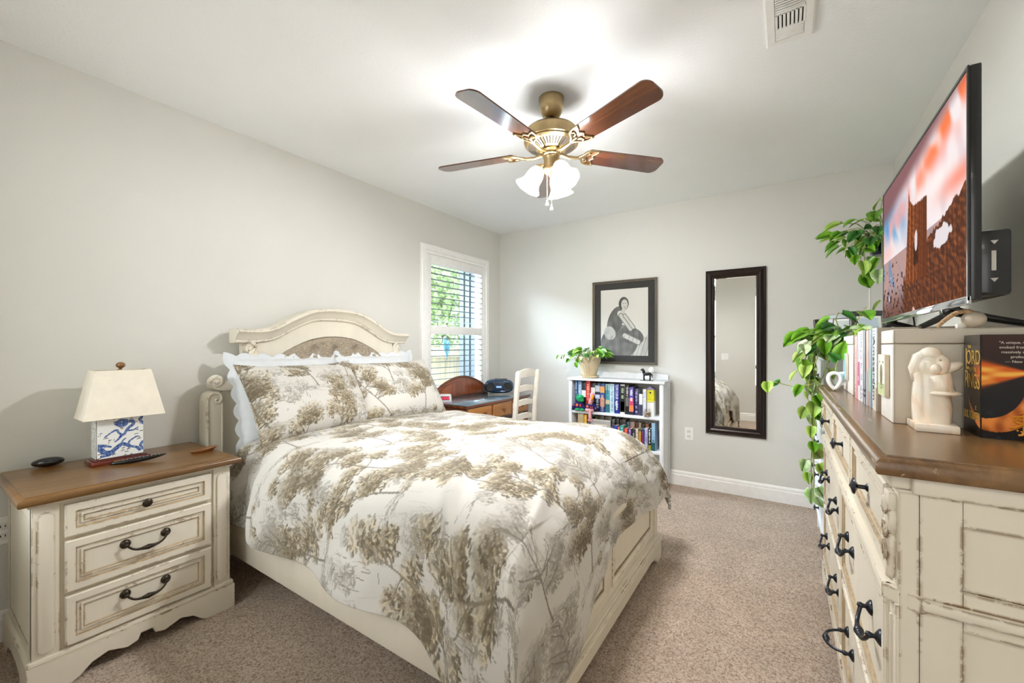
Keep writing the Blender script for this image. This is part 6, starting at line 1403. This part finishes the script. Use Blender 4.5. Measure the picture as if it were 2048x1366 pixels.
# porcelain body: a rounded block with painted dragons
na_, nb_ = 150, 150
def porcelain(u0, u1, v0, v1, fn, name, seed, dragons):
    n_u, n_v = na_, nb_; U, V = np.meshgrid(np.linspace(0, 1, n_u), np.linspace(0, 1, n_v), indexing='ij'); asp = (u1-u0)/(v1-v0); D = np.zeros(U.shape); K = np.zeros(U.shape); r = np.random.RandomState(seed)
    def stroke(pts, w0, w1, val=1.0, arr=None, sc=0):
        P_ = np.array(pts, float); n = 90; t = np.linspace(0, len(P_)-1, n); x = np.interp(t, range(len(P_)), P_[:, 0]); y = np.interp(t, range(len(P_)), P_[:, 1])
        k3 = np.ones(9)/9; x = np.convolve(np.pad(x, 4, 'edge'), k3, 'valid'); y = np.convolve(np.pad(y, 4, 'edge'), k3, 'valid')
        for i in range(n):
            w_ = w0+(w1-w0)*i/n; d = np.hypot((U-x[i])*asp, V-y[i]); v = val*(1-.35*sc*(math.sin(i*1.3) > .2)); arr[:] = np.maximum(arr, np.where(d < w_, v*np.clip(1.15-.5*(d/w_ < .45), 0, 1), 0))
    for pts, w0, w1 in dragons: stroke(pts, w0, w1, .85, D, 1)
    for _ in range(34):
        x, y = r.rand(), r.rand(); s = r.uniform(.02, .045); q = [(x-s, y+r.uniform(-.01, .01)), (x, y+.012), (x+s, y+r.uniform(-.012, .012))]
        if D[int(min(.99, x)*n_u), int(min(.99, y)*n_v)] < .1: stroke(q, .009, .006, .9, K)
    for _ in range(26):
        x, y = r.rand(), r.rand(); a = r.uniform(.4, 2.6); stroke([(x, y), (x+.03*math.cos(a), y+.03*math.sin(a)), (x+.05*math.cos(a+.5), y+.05*math.sin(a+.5))], .006, .003, .8, K)
    bl = cmix(c_(232, 232, 228)[None, None]*np.ones(U.shape+(3,)), c_(24, 58, 132), np.clip(D*(.85+.25*wave(U, V, 8, seed, 6, 16)), 0, 1)); bl = cmix(bl, c_(22, 28, 52), K)
    P_ = np.array([[fn(u0+(u1-u0)*i/(n_u-1), v0+(v1-v0)*j/(n_v-1)) for j in range(n_v)] for i in range(n_u)]); return npgrid(P_, name, vcol('blue_white_glaze', .12, spec=.6), lin(np.clip(bl, 0, 1)), lp)
DG = [([(.14, .50), (.28, .60), (.40, .66), (.46, .55), (.56, .50), (.64, .66), (.78, .74), (.76, .84), (.62, .82)], .016, .040), ([(.40, .80), (.50, .86), (.62, .84), (.58, .76), (.46, .76)], .05, .05), ([(.52, .52), (.44, .42), (.36, .36)], .03, .012), ([(.66, .60), (.78, .60), (.88, .66)], .022, .012),
      ([(.88, .44), (.78, .40), (.68, .34), (.66, .26), (.72, .20), (.86, .16), (.92, .08)], .014, .034), ([(.04, .24), (.14, .14), (.28, .12), (.40, .22), (.52, .30), (.62, .26), (.70, .20)], .055, .036), ([(.02, .32), (.16, .30), (.28, .26)], .040, .020), ([(.08, .06), (.24, .06), (.36, .10)], .030, .012), ([(.50, .28), (.54, .38), (.60, .42)], .022, .012), ([(.98, .92), (.92, .84), (.99, .74)], .03, .03), ([(.98, .28), (.93, .20), (.99, .10)], .03, .026)]
bx0, bx1, by0, by1, bz0, bz1 = -2.818, -2.722, .541, .716, NT+.026, NT+.232
g = G(); g.box(bx0+.001, bx1-.001, by0+.001, by1-.001, bz0, bz1+.004, .010, 3); g.build('porcelain_core', mat('porcelain_white', 'e8e7e3', .12), lp, 40)
porcelain(by0+.004, by1-.004, bz0+.004, bz1-.001, lambda u, v: (bx1, u, v), 'dragon_face', 4, DG)
porcelain(bx0+.004, bx1-.004, bz0+.004, bz1-.001, lambda u, v: (u, by0, v), 'side_face', 9, [])
g = G(); g.lathe([(.020, 0), (.020, .012), (.008, .016), (.006, .05)], (-2.77, .629, bz1+.002), seg=16); g.tube([(-2.77, .629, bz1+.05), (-2.77, .629, NT+.458)], .003, 6); g.build('stem', M_BRASS, lp)
def frust(zb, zt, xb0, xb1, yb0, yb1, xt0, xt1, yt0, yt1):
    g = G(); B_ = [(xb0, yb0, zb), (xb1, yb0, zb), (xb1, yb1, zb), (xb0, yb1, zb)]; T_ = [(xt0, yt0, zt), (xt1, yt0, zt), (xt1, yt1, zt), (xt0, yt1, zt)]
    for i in range(4): j = (i+1) % 4; g.face([B_[i], B_[j], T_[j], T_[i]])
    bmesh.ops.remove_doubles(g.bm, verts=g.bm.verts[:], dist=1e-4); return g
g = frust(NT+.222, NT+.452, -2.865, -2.680, .490, .790, -2.830, -2.712, .533, .742)
sh = g.build('lamp_shade', mat('cream_linen_shade', 'e6dccb', .85, var=.02, bump=.15, bscale=600), lp, smooth=0); sm = sh.modifiers.new('t', 'SOLIDIFY'); sm.thickness = .003
g = G()
for a, b in (((-2.83, .533), (-2.712, .742)), ((-2.712, .533), (-2.83, .742))): g.tube([(a[0], a[1], NT+.447), (b[0], b[1], NT+.447)], .002, 6)
g.build('spider', M_BRASS, lp)
g = G(); g.lathe([(.004, 0), (.007, .006), (.006, .012), (.0001, .013)], (-2.771, .6375, NT+.452), seg=12); g.ball((-2.771, .6375, NT+.475), .0165, (1.12, 1.12, .95), 18, 12); g.build('finial', mat('brown_bead', '7a4f26', .25, var=.2, coat=.5), lp, 180)
g = G(); g.ball((-2.915, .415, NT+.0215), .055, (.62, 1.0, .39), 28, 16); tag(g.build('black_stone', mat('polished_black_stone', '141414', .10, coat=.6), smooth=180), 'smooth oval black stone on the nightstand left of the lamp', 'stone')
pn = thing('carved_dish', 'long narrow black carved piece with a beaded ridge, before the lamp on the nightstand', 'ornament', (-2.645, .675, NT))
g = G(); pts = []; rs = []
for i in range(15):
    t = i/14; pts.append((-2.670+.062*t, .578+.195*t, NT+.011+.016*t*t)); rs.append(.002+.0105*math.sin(PI*min(1, t*.92+.08))**.7)
g.tube(pts, rs, 12); g.build('body', M_BLACK, pn, 180)
g = G()
for i in range(3, 13):
    p = Vector(pts[i]); 
    for o_ in (-.004, .004): g.ball(p+Vector((o_+.002, 0, rs[i]*.9)), .0022, seg=7, rings=5)
g.build('beads', mat('bead_grey', '8d8a84', .3, .4), pn, 180)
g = G(); n = 28; t = bmesh.new()
top_, bot_ = [], []
for i in range(n):
    a = 2*PI*i/n; r_ = .056*(abs(math.cos(a))**1.2*.25+.75)*(1 if math.cos(a) > 0 else .95); x, y = -2.615+.034*math.sin(a), .935+r_*1.15*math.cos(a)
    top_.append((x, y, NT+.017+.006*math.cos(a))); bot_.append((-2.615+.024*math.sin(a), .930+r_*.85*math.cos(a), NT))
vt = [g.bm.verts.new(p) for p in top_]; vb = [g.bm.verts.new(p) for p in bot_]; ct = g.bm.verts.new((-2.615, .932, NT+.012))
for i in range(n):
    j = (i+1) % n; g.bm.faces.new((vb[i], vb[j], vt[j], vt[i])); g.bm.faces.new((vt[i], vt[j], ct))
g.bm.faces.new(vb[::-1]); tag(g.build('wooden_dish', wood('red_brown_dish', '5f3316', 'a0622f', .22, (1, .15, 1), 25, .5), smooth=50), 'leaf shaped reddish wooden dish on the nightstand nearest the bed', 'dish')
